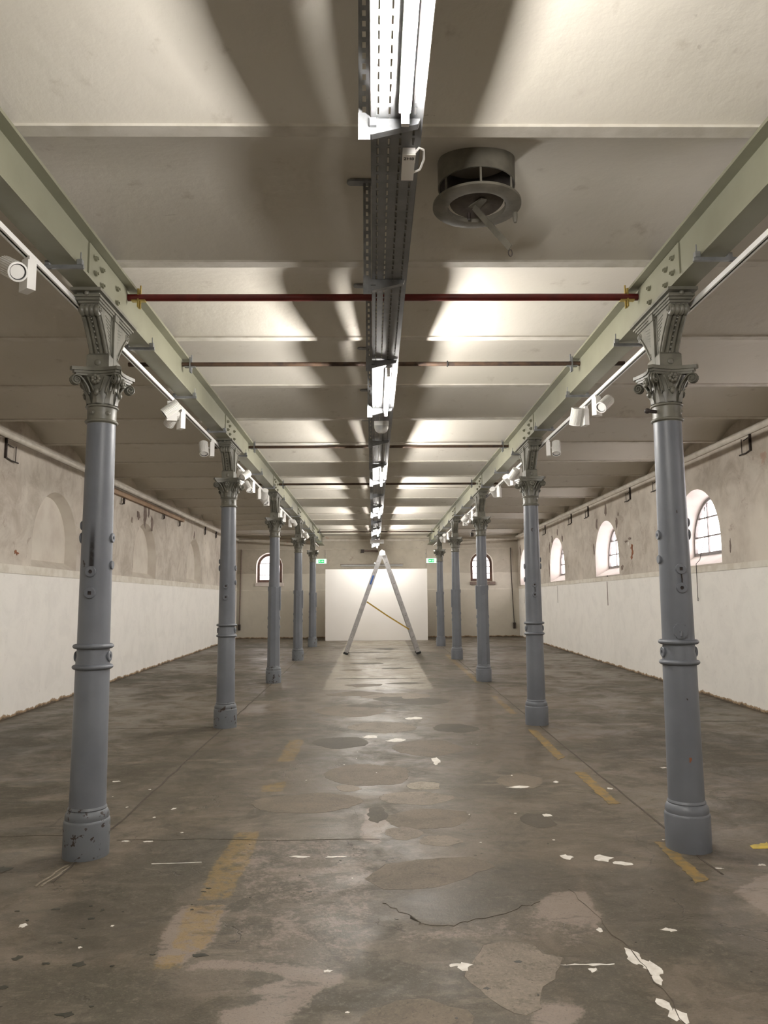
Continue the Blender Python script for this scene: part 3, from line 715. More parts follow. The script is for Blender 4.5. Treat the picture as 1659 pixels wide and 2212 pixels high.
# ------------------------------------------------------------------ columns
def ring_prof(z, r, R, h):
    return [(r, z - h)] + [(r + (R - r) * math.cos(a), z + h * math.sin(a)) for a in [(-70 + 20 * i) * math.pi / 180 for i in range(8)]] + [(r, z + h)]
PROTO = {}
PI = math.pi
def column_top():
    """capital and bracket parts as (name, mesh, [(subname, mesh)])"""
    if PROTO: return PROTO['top']
    out = []
    def take(name, mb, mat=M['col_green'], smooth=35):
        o = mb.build(name, mat, None, smooth); me = o.data; bpy.data.objects.remove(o); out.append((name, me)); return me
    take('neck_ring', MB().lathe(ring_prof(2.775, .088, .104, .012), 36, None, (False, False)))
    take('neck_collar', MB().lathe([(.089, 2.76), (.093, 2.785), (.091, 2.80), (.091, 2.85), (.094, 2.866)], 36))
    take('neck_ring', MB().lathe(ring_prof(2.872, .088, .104, .010), 36, None, (False, False)))
    take('bell', MB().lathe([(.088, 2.87), (.089, 2.93), (.096, 2.98), (.108, 3.02), (.125, 3.05), (.135, 3.065)], 36))
    # acanthus leaves
    for k in range(8):
        mb = MB(); n = 8; vs = []; fs = []; rows = 7
        for j in range(rows):
            t = j / (rows - 1); z = 2.885 + .085 * t + (.0 if t < .8 else -.006 * (t - .8) / .2); r = .094 + .012 * t + .020 * t ** 3
            w = .030 * (1 - .75 * t ** 2) * (1 + .12 * math.sin(t * 18))
            for u in (-1, -.5, 0, .5, 1):
                ridge = .006 * (1 - abs(u)) + .002 * math.cos(u * 9)
                vs.append((r + ridge, u * w, z))
        for j in range(rows - 1):
            for i in range(4): fs.append((j * 5 + i, j * 5 + i + 1, (j + 1) * 5 + i + 1, (j + 1) * 5 + i))
        mb.add(vs, fs, Matrix.Rotation(k * math.pi / 4, 4, 'Z'))
        take('acanthus_leaf', mb)
    # corner volutes
    for k in range(4):
        mb = MB(); Mx = Matrix.Rotation(math.pi / 4 + k * math.pi / 2, 4, 'Z')
        pts = [(.098, 0, 2.945), (.104, 0, 2.975), (.118, 0, 3.01), (.140, 0, 3.040), (.165, 0, 3.055)]
        cx, cz = .183, 3.026
        for i in range(22):
            a = math.radians(118 - i * 33); r = .034 * (1 - i / 25)
            pts.append((cx + r * math.cos(a), 0, cz + r * math.sin(a)))
        mb.tube([Mx @ Vector(p) for p in pts], .0075, 6)
        for w in (-.016, .016):
            mb.tube([Mx @ (Vector(p) + Vector((0, w, 0))) for p in pts], .0055, 5)
        mb.add(*(lambda q: (q.v, q.f))(MB().lathe([(.024, -.011), (.027, 0), (.024, .011)], 14, Mx @ Matrix.Translation((cx, 0, cz)) @ Matrix.Rotation(math.pi / 2, 4, 'X'))))
        for sgn in (-1, 1):
            p2 = []
            for i in range(9):
                t = i / 8; p2.append((.100 + .06 * t, sgn * (.028 - .012 * t), 2.955 + .10 * t ** .6))
            mb.tube([Mx @ Vector(p) for p in p2], .006, 5)
        take('volute', mb)
    for k in range(4):
        Mx = Matrix.Rotation(k * math.pi / 2, 4, 'Z'); mb = MB()
        # rosette and the two small inner scrolls below it
        for i in range(7):
            a = 2 * math.pi * i / 7
            c = Mx @ Vector((.132, .021 * math.cos(a), 3.035 + .021 * math.sin(a))); mb.ball(c, .0135, 10, 6)
        mb.ball(Mx @ Vector((.142, 0, 3.035)), .0085, 8, 5)
        mb.ball(Mx @ Vector((.112, 0, 2.955)), .017, 10, 6, (1, 1, 1.5))
        take('rosette', mb)
        mb = MB()
        for sgn in (-1, 1):
            pts = []
            for i in range(7):
                t = i / 6; pts.append((.128 - .024 * t, sgn * (.055 - .035 * t), 3.05 - .085 * t))
            cy_, cz_ = .015, 2.972
            for i in range(12):
                a = math.radians(180 + 40 * i) if sgn > 0 else math.radians(-40 * i); r = .011 * (1 - i / 14)
                pts.append((.106, sgn * cy_ + r * math.cos(a) * sgn * sgn, cz_ + r * math.sin(a)))
            mb.tube([Mx @ Vector(p) for p in pts], .0055, 5)
        take('inner_scroll', mb)
    def abac(h, c):
        pts = []
        for k in range(4):
            a = k * math.pi / 2
            R2 = Matrix.Rotation(a, 2)
            loc = [(h, -h * .86)] + [(c + (h - c) * (abs(t) ** 1.8), t * h * .86) for t in (-.75, -.5, -.25, 0, .25, .5, .75)] + [(h, h * .86)]
            pts += [tuple(R2 @ Vector(p)) for p in loc]
        return pts
    mb = MB()
    for z0, z1, h, c in ((3.060, 3.074, .143, .112), (3.074, 3.090, .152, .120), (3.090, 3.112, .165, .130)): mb.prism(abac(h, c), z0, z1)
    take('abacus', mb, smooth=20)
    mb = MB().bm((-.072, -.110, 3.112), (.072, .110, 3.198)); mb.add([(-.072, -.110, 3.198), (.072, -.110, 3.198), (.072, .110, 3.198), (-.072, .110, 3.198), (-.060, -.094, 3.216), (.060, -.094, 3.216), (.060, .094, 3.216), (-.060, .094, 3.216)], [(0, 1, 5, 4), (1, 2, 6, 5), (2, 3, 7, 6), (3, 0, 4, 7), (4, 5, 6, 7)])
    for sgn in (-1, 1): mb.ball((0, sgn * .110, 3.15), .022, 12, 6, (1, .35, 1))
    take('bracket_block', mb)
    mb = MB().bm((-.060, -.052, 3.21), (.060, .052, 3.50))
    for sgn in (-1, 1):
        mb.bm((sgn * .066 - .008, -.030, 3.112), (sgn * .066 + .008, .030, 3.50)); mb.bm((sgn * .070 - .010, -.036, 3.455), (sgn * .070 + .010, .036, 3.50))
    take('bracket_core', mb)
    for sgn in (-1, 1):
        front = [(.092, 3.215), (.120, 3.255), (.157, 3.305), (.196, 3.35), (.230, 3.385), (.252, 3.405)]
        prof = [(.04, 3.215)] + front + [(.275, 3.44), (.29, 3.478), (.04, 3.478)]
        mb = MB(); n = len(prof)
        mb.add([(-.056, sgn * a, z) for a, z in prof] + [(.056, sgn * a, z) for a, z in prof], [tuple(range(n)) if sgn > 0 else tuple(reversed(range(n))), tuple(reversed(range(n, 2 * n))) if sgn > 0 else tuple(range(n, 2 * n))] + [(i, n + i, n + (i + 1) % n, (i + 1) % n) if sgn > 0 else (i, (i + 1) % n, n + (i + 1) % n, n + i) for i in range(n)])
        for xx in (-.046, -.0155, .0155, .046): mb.tube([(xx, sgn * (a + .004), z) for a, z in front] , .0115, 8)
        for i in range(9):
            t = i / 8; j = t * (len(front) - 1); i0 = min(int(j), len(front) - 2); u = j - i0
            a = front[i0][0] + (front[i0 + 1][0] - front[i0][0]) * u; z = front[i0][1] + (front[i0 + 1][1] - front[i0][1]) * u
            mb.ball((0, sgn * (a + .010), z), .009, 8, 5)
        for xx in (-.058, .058):                     # raised scroll edge on both cheeks
            pts = [(xx, sgn * (a - .012), z) for a, z in front] + [(xx, sgn * .25, 3.420)]
            mb.tube(pts, .007, 6)
            sp = [(xx, sgn * (.088 + .014 * (1 - i / 14) * math.cos(i * .7)), 3.245 + .014 * (1 - i / 14) * math.sin(i * .7)) for i in range(13)]
            mb.tube(sp, .005, 5)
            for i in range(7):                       # ribbed cheek panel
                z = 3.30 + .022 * i; mb.tube([(xx * .97, sgn * .062, z), (xx * .97, sgn * (.085 + .012 * i), z + .012)], .0035, 4)
        take('console', mb)
        mb = MB().lathe([(.026, -.062)] + [(.030 + .009 * abs(math.sin(PI * 4 * i / 32)), -.060 + .120 * i / 32) for i in range(33)] + [(.026, .062)], 22, Matrix.Translation((0, sgn * .272, 3.436)) @ Matrix.Rotation(math.pi / 2, 4, 'Y'))
        for xx in (-.064, .064): mb.tube([(xx, sgn * .272 + .024 * (1 - i / 16) * math.cos(i * .7), 3.436 + .024 * (1 - i / 16) * math.sin(i * .7)) for i in range(15)], .005, 5)
        take('console_scroll', mb)
    mb = MB()
    for z0, z1, a, b in ((3.474, 3.488, .066, .300), (3.488, 3.503, .074, .318), (3.503, 3.516, .083, .335), (3.516, 3.533, .070, .318), (3.533, 3.552, .094, .362)): mb.bm((-a, -b, z0), (a, b, z1))
    for sgn in (-1, 1): mb.ball((0, sgn * .335, 3.522), .016, 10, 6)
    take('cornice', mb, smooth=None)
    PROTO['top'] = out
    return out

def boss(parent, ang, r, z, kind='round', rad=.029, zf=0.0):
    d = (math.sin(ang), -math.cos(ang), 0)
    Mx = zto(d, (d[0] * (r - .006), d[1] * (r - .006), z - zf))
    key = ('boss', rad)
    if kind == 'none':
        return MB().lathe([(rad, 0), (rad, .011), (rad * .9, .0145)], 20, Mx).build('boss', M['col_blue'], parent, 35)
    n = 24; vs = []; fs = []                     # a collar with a shallow hole; its dark iron disc stands in for unlit depth
    def hole(a): return rad * .36 if kind == 'round' else rad * .31 / max(abs(math.cos(a)), abs(math.sin(a)))
    for rr, z in ((lambda a: rad, 0), (lambda a: rad, .011), (lambda a: rad * .9, .0145), (hole, .0145), (hole, .0)):
        vs += [(rr(a) * math.cos(a), rr(a) * math.sin(a), z) for a in [2 * math.pi * i / n for i in range(n)]]
    for j in range(4):
        for i in range(n): fs.append((j * n + i, j * n + (i + 1) % n, (j + 1) * n + (i + 1) % n, (j + 1) * n + i))
    o = MB().add(vs, fs, Mx).build('boss', M['col_blue'], parent, 35)
    MB().lathe([(rad * .45, .0062), (rad * .45, .0066)], 12, Mx).build('socket_shade', M['iron'], o, None)
    return o
PI = math.pi
COL_LABELS = {
    (0, 0): 'blue-grey iron column with a black soot streak above its boss, niche side',
    (1, 0): 'blue-grey iron column with a red rust chip and octagonal hatch plate, window side',
    (0, 1): 'ringed blue-grey iron column with chipped base, next behind the soot-streaked column',
    (1, 1): 'ringed blue-grey iron column next behind the one with the octagonal hatch plate',
    (0, 2): 'octagonal-shafted grey iron column with a black keyhole-shaped chip on its base',
    (1, 2): 'octagonal-shafted grey iron column with a small hook box at its neck',
    (0, 3): 'octagonal-shafted grey iron column next beyond the one with the keyhole-shaped chip',
    (1, 3): 'octagonal-shafted grey iron column next beyond the one with the hook box',
    (0, 4): 'octagonal-shafted grey iron column nearest the end wall on the niche side',
    (1, 4): 'octagonal-shafted grey iron column nearest the end wall on the window side'}
for si, X in enumerate(COLX):
    for ci, Y in enumerate(COLY):
        zf = fz(Y)
        root = tag(empty('cast_iron_column', (X, Y, zf)), COL_LABELS[(si, ci)], 'column', 'cast-iron columns in two rows')
        up = (0, 0, -zf)
        base = MB().lathe([(.136, -.01), (.137, .205), (.134, .214), (.129, .219), (.131, .235), (.128, .252), (.119, .268), (.113, .274), (.116, .281), (.112, .290), (.108, .296)], 40).build('base', M['col_base'] if si == 0 else M['col_blue'], root, 40)
        typeA = ci < 2
        ztop = 2.77 - zf
        if typeA:
            MB().lathe([(.109, .285), (.103, 1.27 - zf - .02), (.0985, 1.27 - zf), (.0985, 1.34), (.0965, 1.8 - zf), (.0925, 2.3 - zf), (.0885, ztop)], 40).build('shaft', M['col_blue'], root, 40)
            for z in (1.206, 1.334):
                MB().lathe(ring_prof(z - zf, .102, .124, .016), 40, None, (False, False)).build('ring', M['col_blue'], root, 40)
            for a in (PI / 2, -PI / 2): boss(root, a, .102, 1.27, 'round', .034, zf)
            if si == 0:
                boss(root, 0, .098, 1.80, 'round', .034, zf); boss(root, 0, .098, 1.667, 'square', .036, zf)
                boss(root, PI / 2, .096, 2.02, 'square', .031, zf); boss(root, PI / 2, .098, 1.845, 'none', .028, zf)
                boss(root, -PI / 2, .096, 2.10, 'none', .030, zf); boss(root, -PI / 2, .096, 2.02, 'none', .036, zf)
            else:
                boss(root, 0, .098, 1.795, 'square', .034, zf); boss(root, 0, .098, 1.675, 'round', .034, zf)
                boss(root, -PI / 2, .096, 2.02, 'square', .031, zf); boss(root, -PI / 2, .098, 1.86, 'none', .028, zf)
                boss(root, PI / 2, .096, 2.10, 'none', .030, zf); boss(root, PI / 2, .096, 2.02, 'none', .036, zf)
                MB().tube([(.002, -.1005, 1.765 - zf), (.004, -.102, 1.73 - zf), (.003, -.101, 1.695 - zf)], .004, 5).build('drip', M['iron'], root, None)
        else:
            MB().lathe([(.100, 1.80 - zf), (.0975, 1.88 - zf), (.0955, 2.0 - zf), (.092, 2.4 - zf), (.0885, ztop)], 40).build('shaft', M['col_blue'], root, 40)
            MB().lathe([(.116, .28), (.110, 1.3 - zf), (.1075, 1.865 - zf), (.098, 1.885 - zf)], 8, Matrix.Rotation(PI / 8, 4, 'Z')).build('octagonal_shaft', M['col_blue'], root, None)
            boss(root, 0, .0985, 1.745, 'round' if si else 'none', .032, zf)
            for a in (PI / 2, -PI / 2):
                for z, rr in ((1.325, .030), (1.17, .030)): boss(root, a, .103, z, 'none', rr, zf)
            sx = 1 if si == 0 else -1
            MB().bm((min(sx * .09, sx * .118), -.035, 1.46 - zf), (max(sx * .09, sx * .118), .035, 1.88 - zf)).build('side_plate', M['col_blue'], root, None)
            MB().bm((min(-sx * .09, -sx * .110), -.03, 1.80 - zf), (max(-sx * .09, -sx * .110), .03, 1.88 - zf)).build('side_lug', M['col_blue'], root, None)
        for name, me in column_top(): mkobj(name, me, root, up)
        for a in ((-.35, .75) if si == 0 else (.8,)):
            d = (math.sin(a), -math.cos(a), 0)
            mb = MB().lathe([(.017, 0), (.017, .006), (.012, .008), (.008, .014)], 14, zto(d, (d[0] * .088, d[1] * .088, 2.825 - zf))); mb.build('collar_stud', M['col_green'], root, 35)
        if (si, ci) == (0, 0):
            # soot streak: a thin burnt film on the front of the shaft
            mb = MB(); vs = []; n = 14
            for j in range(n + 1):
                t = j / n; z = 1.835 + .30 * t - zf; w = .022; rr = .1000 - .0040 * t
                for u in (-1, -.5, 0, .5, 1):
                    a = u * w / rr + .04; vs.append((rr * math.sin(a), -rr * math.cos(a), z))
            mb.add(vs, [(j * 5 + i, j * 5 + i + 1, (j + 1) * 5 + i + 1, (j + 1) * 5 + i) for j in range(n) for i in range(4)])
            t = NT('soot'); tc = t.n('ShaderNodeTexCoord'); sx = t.n('ShaderNodeSeparateXYZ'); t.l(tc.outputs['Generated'], sx.inputs[0])
            u = t.math('SUBTRACT', 1.0, t.math('ABSOLUTE', t.math('SUBTRACT', t.math('MULTIPLY', sx.outputs['X'], 2.0), 1.0)))
            al = t.math('MULTIPLY', t.rng(u, .0, .75), t.math('MULTIPLY', t.rng(sx.outputs['Z'], 1.0, .25), t.rng(t.noise(t.pos(), 40, 3), .25, .5, .6, 1.0)))
            t.l(t.math('MULTIPLY', al, .8), t.p.inputs['Alpha']); t.out((.025, .021, .019), .8)
            mb.build('soot_streak', t.m, root, 40)
        if (si, ci) == (1, 0):
            mb = MB(); pl = [(.045 * math.cos(a), .052 * math.sin(a)) for a in [PI / 8 + PI / 4 * i for i in range(8)]]
            aa = -.22; d = (math.sin(aa), -math.cos(aa), 0)
            hp = MB().prism(pl, 0, .010, zto(d, (d[0] * .0965, d[1] * .0965, 1.405 - zf))).build('hatch_plate', M['col_blue'], root, None)
            for px, py in ((.03, .035), (-.03, .035), (.03, -.035), (-.03, -.035)):
                MB().ball(zto(d, (d[0] * .1065, d[1] * .1065, 1.405 - zf)) @ Vector((px, py, 0)), .0045, 8, 5).build('rivet', M['col_blue'], hp, 40)
            MB().tube([(d[0] * .105, d[1] * .105, 1.40 - zf), (d[0] * .128, d[1] * .128, 1.40 - zf), (d[0] * .130 - .002, d[1] * .130, 1.375 - zf)], .006, 6).build('latch', M['col_blue'], hp, 40)
            for zc, rr, mk in ((.62, .012, 'brick'), (.985, .006, 'iron'), (2.16, .006, 'iron')):
                MB().prism(rough_poly(ellipse(0, 0, rr * .8, rr * 1.2, 10, int(zc * 100), .5), .002, 3, .02), 0, .0015, zto((0, -1, 0), (-.005, -(.1075 if zc < 1 else .0945), zc - zf))).build('paint_chip', M[mk], root, None)
            mb = MB().cyl((-.085, -.03, 2.83 - zf), (-.135, -.05, 2.83 - zf), .012, 12); mb.ball((-.150, -.055, 2.83 - zf), .020, 12, 8, (1, 1, .9))
            mb.build('valve_knob', M['iron'], root, 40)
        if (si, ci) == (0, 2):
            pl = [(-.010, .035), (.022, .035), (.022, .022), (.002, .018), (.014, -.01), (.012, -.035), (-.010, -.035), (-.016, -.02), (-.004, -.005), (-.008, .02)]
            MB().prism(pl, 0, .002, zto((.15, -1, 0), (.021, -.1358, .115)) ).build('paint_chip', M['iron'], root, None)
        if (si, ci) == (1, 2):
            mb = MB().tube([(-.085, -.02, 2.865 - zf), (-.165, -.02, 2.865 - zf), (-.165, -.02, 2.80 - zf)], .010, 6); mb.box((-.165, -.02, 2.795 - zf), (.055, .05, .07))
            mb.build('hook_box', M['iron'], root, None)

# ------------------------------------------------------------------ white spotlight tracks outside each girder, with their bars
TRX, TRZ = (-1.875, 2.07), 3.49
for ti, X in enumerate(TRX):
    t = tag(empty('lighting_track', (X, 1.0, TRZ)), ['white lighting track hung along the girder on the blind niche side', 'white lighting track hung along the girder on the window side'][ti], 'lighting track')
    L = 25.2
    MB().bm((-.018, 0, .008), (.018, L, .016)).build('back', M['white'], t, None)
    for s in (-1, 1):
        MB().bm((s * .016 - .003, 0, -.016), (s * .016 + .003, L, .016)).build('side_wall', M['white'], t, None)
        MB().bm((min(s * .007, s * .013), 0, -.016), (max(s * .007, s * .013), L, -.013)).build('lip', M['white'], t, None)
    MB().bm((-.011, 0, -.004), (.011, L, .008)).build('slot_shade_fill', M['black'], t, None)  # solid black fill stands in for the shade inside the open channel
bar_proto = None
BARS = ([4.263, 5.706, 7.111, 8.594] + [10.05 + 1.46 * k for k in range(11)], [4.167, 5.639, 7.108, 8.56] + [10.02 + 1.46 * k for k in range(11)])
for ti in (0, 1):
    s = 1 if ti == 0 else -1
    ys = [y for y in BARS[ti] if min(abs(y - c) for c in COLY) > .40]
    for k, y in enumerate(ys):
        r = empty('track_bar', (COLX[ti], y, 3.531)); r.scale = (s, 1, 1)
        tag(r, 'galvanised bar clamping the white track under the %s girder, %s from the end wall' % (['niche-side', 'window-side'][ti], ORD[len(ys) - k]), 'bar', 'galvanised bars carrying the lighting tracks')
        if bar_proto is None:
            MB().bm((-.135, -.010, -.012), (.115, .010, .008)).build('bar', M['zinc'], r, None)
            c = MB().bm((.080, -.016, .008), (.108, .016, .040)).build('clamp', M['zinc'], r, None)
            MB().cyl((.096, 0, .04), (.096, 0, .085), .004, 8).build('bolt', M['zinc'], c, 40)
            MB().bm((-.105, -.014, .008), (-.080, .014, .034)).build('clamp', M['zinc'], r, None)
            bar_proto = r
        else:
            for ch in bar_proto.children: dup(ch, r)

# spotlights
def gear(n, r0, r1, z0, z1):
    pl = []
    for i in range(n):
        for da, rr in ((0, r1), (.42, r1), (.55, r0), (.9, r0)):
            a = 2 * PI * (i + da) / n; pl.append((rr * math.cos(a), rr * math.sin(a)))
    return MB().prism(pl, z0, z1)
def spot_proto():
    r = empty('track_spotlight')
    MB().bm((-.016, -.045, -.022), (.016, .045, .002)).build('adapter', M['white'], r, None)
    d = MB().bm((-.024, -.046, -.185), (.024, .046, -.022)).build('driver_box', M['white'], r, None)
    for i in range(12): MB().bm((.0235, .046, -.17 + .011 * i), (.0245, .049, -.165 + .011 * i)).build('vent_rib', M['grey'], d, None) if i % 4 == 0 else None
    MB().cyl((-.024, 0, -.085), (-.040, 0, -.085), .012, 10).build('pivot', M['white'], r, 40)
    h = gear(26, .0455, .0525, -.072, .085).build('head', M['white'], r, None, (-.092, 0, -.085))
    MB().lathe([(.0525, .085), (.0525, .094), (.043, .096), (.043, .083)], 32, None, (False, False)).build('bezel', M['white'], h, 40)
    MB().lathe([(.0425, .091), (.038, .089), (.038, .080), (.0425, .080)], 28, None, (False, False)).build('baffle', M['black'], h, 40)
    MB().lathe([(.041, .0855), (.030, .058), (.010, .046)], 28, None, (False, True)).build('reflector', M['chrome'], h, 40)
    return r
SP = spot_proto()
SPOTS = [(0, [(4.04, 50, 28), (7.06, -75, 40), (7.40, -140, 35), (8.84, 20, 60), (10.79, -30, 30), (11.84, 45, 50), (12.57, 200, 40), (13.45, 60, 45), (15.49, 30, 30), (16.23, 10, 30), (17.32, 170, 20), (20.55, 160, 35)]),
         (1, [(6.91, -50, 35), (7.32, -170, 65), (8.89, -15, 62), (10.75, -150, 40), (11.2, 140, 30), (12.47, 150, 30), (15.85, -30, 30), (16.55, -150, 30), (17.23, -55, 50), (21.13, 150, 25), (22.2, 160, 30)])]
first = True
for ti, lst in SPOTS:
    for k, (y, yaw, tilt) in enumerate(lst):
        if first: s = SP; first = False
        else: s = dup(SP)
        s.location = (TRX[ti], y, TRZ - .016); s.rotation_euler = (0, 0, math.radians(yaw))
        for ch in s.children:
            if ch.name.startswith('head'): ch.rotation_euler = (math.radians(180 - (90 - tilt)), 0, 0)
        if ti == 1 or yaw < 0:
            for ch in s.children:
                if ch.name.startswith(('head', 'pivot')):
                    ch.location.x = .092 if ch.name.startswith('head') else .064
        tag(s, 'white ribbed spotlight on the %s track, %s from the end wall' % (['niche-side', 'window-side'][ti], ORD[len(lst) - k]), 'spotlight', 'white spotlights on the lighting tracks')

# ------------------------------------------------------------------ cable tray, its hangers and the fluorescent lamps
TX0, TX1, TZ = 0.0, 0.200, 3.447
tray = tag(empty('cable_tray', (0, -5.5, TZ)), 'long perforated galvanised cable tray hung along the middle of the ceiling', 'cable tray')
TY0, TY1 = -5.5, 25.6
def slotted(xs_edges, slots_x, L, pitch, s0, s1, mk):
    """strip with real slots: list of (x0,x1) slots repeated at a pitch"""
    mb = MB(); xs = sorted(set(xs_edges + [v for s in slots_x for v in s])); n = int(L / pitch)
    holes = set(slots_x); vs = []; fs = []
    ys = [0.0]
    for i in range(n): ys += [i * pitch + s0, i * pitch + s1]
    ys.append(L)
    k = len(xs)
    for y in ys: vs += [mk(x, y) for x in xs]
    for j in range(len(ys) - 1):
        slot_row = j % 2 == 1
        for i in range(k - 1):
            if slot_row and (xs[i], xs[i + 1]) in holes: continue
            fs.append((j * k + i, j * k + i + 1, (j + 1) * k + i + 1, (j + 1) * k + i))
    return mb.add(vs, fs)
rows = [(.022, .030), (.0675, .0745), (.113, .121), (.165, .173)]
slotted([TX0, TX1], rows, TY1 - TY0, .0655, .009, .049, lambda x, y: (x, y, 0)).build('perforated_base', M['tray'], tray, None)
for x in (TX0, TX1): MB().bm((x - .001, 0, 0), (x + .001, TY1 - TY0, .038)).build('side_rail', M['tray'], tray, None)
def rims():
    mb = MB()
    for x0, x1 in rows:
        for i in range(int((5.6 - 1.4) / .0655)):
            y = round((6.9) / .0655) * .0655 + i * .0655; cx, cy = (x0 + x1) / 2, y + .0285
            mb.tube([(cx + .0055 * a, cy + .020 * b + .004 * c_, -.0005) for a, b, c_ in ((-1, -1, 0), (-.6, -1, -.9), (.6, -1, -.9), (1, -1, 0), (1, 1, 0), (.6, 1, .9), (-.6, 1, .9), (-1, 1, 0))], .0012, 4, True)
    return mb
o = rims().build('slot_rims', M['tray'], tray, None); o['kind'] = 'stuff'
for x, r, z in ((.020, .009, .011), (.040, .008, .010), (.100, .010, .012), (.122, .011, .013), (.150, .009, .011), (.172, .009, .011), (.188, .007, .009)):
    rr = random.Random(int(x * 1e4)); MB().tube([(x + rr.uniform(-.003, .003), i * 1.3, z) for i in range(24)], r, 6).build('cable', M['grey'], tray, 40)

STRY = [2.76 + 1.4845 * k for k in range(-4, 16)]
hang_proto = None
inview = [y for y in STRY if y > 2]
for k, y in enumerate(STRY):
    h = empty('tray_hanger', (-.026, y, 4.045))
    tag(h, 'perforated steel hanger with cantilever arm under the cable tray, %s from the end wall' % ORD[len(STRY) - k], 'hanger', 'hangers carrying the cable tray')
    if hang_proto is None:
        H = .655
        p = slotted([-.021, .021], [(-.007, .007)], H, .045, .012, .036, lambda x, yy: (x, 0, -yy)).build('post', M['zinc'], h, None)
        for s in (-1, 1): MB().bm((s * .021 - .001, 0, -H), (s * .021 + .001, .028, 0)).build('post_side', M['zinc'], h, None)
        pl = [(-.095, -.026), (.040, -.026), (.040, .030), (-.095, .030), (-.112, .020), (-.118, .002), (-.112, -.016)]
        MB().prism(pl, -.014, 0).build('head_plate', M['zinc'], h, None)
        a = MB()
        prof = [(.022, -.603), (.215, -.603), (.207, -.625), (.028, -.668), (.022, -.668)]
        n = len(prof); a.add([(x, -.004, z) for x, z in prof] + [(x, .030, z) for x, z in prof], [tuple(range(n)), tuple(reversed(range(n, 2 * n)))] + [(i, n + i, n + (i + 1) % n, (i + 1) % n) for i in range(n)])
        arm = a.build('cantilever_arm', M['zinc'], h, None)
        MB().bm((-.024, -.006, -.690), (.0225, -.003, -.580)).build('arm_plate', M['zinc'], arm, None)
        MB().lathe([(.009, 0), (.009, .007), (.006, .009)], 6, zto((0, -1, 0), (.034, -.004, -.625))).build('bolt', M['zinc'], arm, None)
        MB().bm((.020, -.020, -.640), (.046, -.004, -.608)).build('arm_clip', M['zinc'], arm, None)
        hang_proto = h
    else:
        for ch in hang_proto.children: dup(ch, h)

LAMP_END = [2.655 + 4.4535 * k for k in range(-1, 6)]
lamp_proto = None
for k, ye in enumerate(LAMP_END):
    r = empty('tube_light' if ye > 0 else 'tube_light_offscreen', (.125, ye - 1.32, TZ))
    tag(r, 'glowing fluorescent tube light fixed under the cable tray, %s from the end wall' % ORD[len(LAMP_END) - k], 'light', 'fluorescent lamps under the cable tray')
    if lamp_proto is None:
        MB().bm((-.022, 0, -.052), (.022, 1.32, -.001)).build('batten', M['white'], r, None)
        MB().bm((-.022, -.020, -.052), (.022, 0, -.001)).build('end_cap', M['grey'], r, None)
        for y in (.01, 1.29): MB().bm((-.014, y, -.112), (.014, y + .020, -.052)).build('lamp_holder', M['white'], r, None)
        MB().cyl((0, .03, -.095), (0, 1.29, -.095), .0135, 12).build('tube_offscreen', M['tube'], r, 60)
        lamp_proto = r
    else:
        for ch in lamp_proto.children:
            c = dup(ch, r)
            if ch.name == 'tube_offscreen': c.name = 'tube'

jb = tag(empty('junction_box', (.155, 2.95, TZ)), 'small white connection box with handwritten 2H8 under the cable tray', 'junction box')
MB().bm((-.026, 0, -.030), (.026, .20, -.002)).build('body', M['white'], jb, None)
MB().bm((-.027, .002, -.033), (.027, .062, -.030)).build('cover', M['white'], jb, None)
td = bpy.data.curves.new('lettering', 'FONT'); td.body = '2H8'; td.size = .026; td.extrude = .0003; td.align_x = 'CENTER'; td.align_y = 'CENTER'
_tmp = bpy.data.objects.new('lettering_source', td); COL.objects.link(_tmp); bpy.context.view_layer.update(); _me = bpy.data.meshes.new_from_object(_tmp); bpy.data.objects.remove(_tmp); _me.materials.clear()
to = bpy.data.objects.new('lettering', _me); COL.objects.link(to); to.parent = jb; to.location = (0, .030, -.0337); to.rotation_euler = (PI, 0, 0); _me.materials.append(M['ink'])
MB().tube([(.022, .01, -.020), (.040, -.01, -.010), (.060, .02, 0), (.066, .08, -.004), (.052, .13, -.020), (.024, .15, -.022)], .005, 6).build('cable_loop', M['white'], jb, 40)
# clear sensor housing and emergency light further along
sb = tag(empty('sensor_housing', (.090, 7.75, TZ)), 'clear plastic sensor housing under the tray beyond the second lamp', 'sensor')
MB().bm((-.075, -.02, -.05), (.075, .03, -.002)).build('mount', M['white'], sb, None)
MB().lathe([(.074, -.05), (.072, -.075), (.060, -.105), (.035, -.125), (.004, -.13)], 24, Matrix.Translation((0, .005, 0)) @ Matrix.Diagonal((1, .45, 1, 1))).build('dome', M['plastic'], sb, 40)
eb = tag(empty('emergency_light', (.110, 22.2, TZ)), 'white oblong emergency light set crosswise under the tray near ladder top', 'light')
MB().bm((-.20, -.05, -.155), (.20, .05, -.065)).build('housing', M['white'], eb, None)
MB().bm((-.19, -.052, -.175), (.19, .045, -.155)).build('diffuser', M['plastic'], eb, None)
MB().cyl((0, 0, -.07), (0, 0, 0), .015, 8).build('stem', M['zinc'], eb, 40)

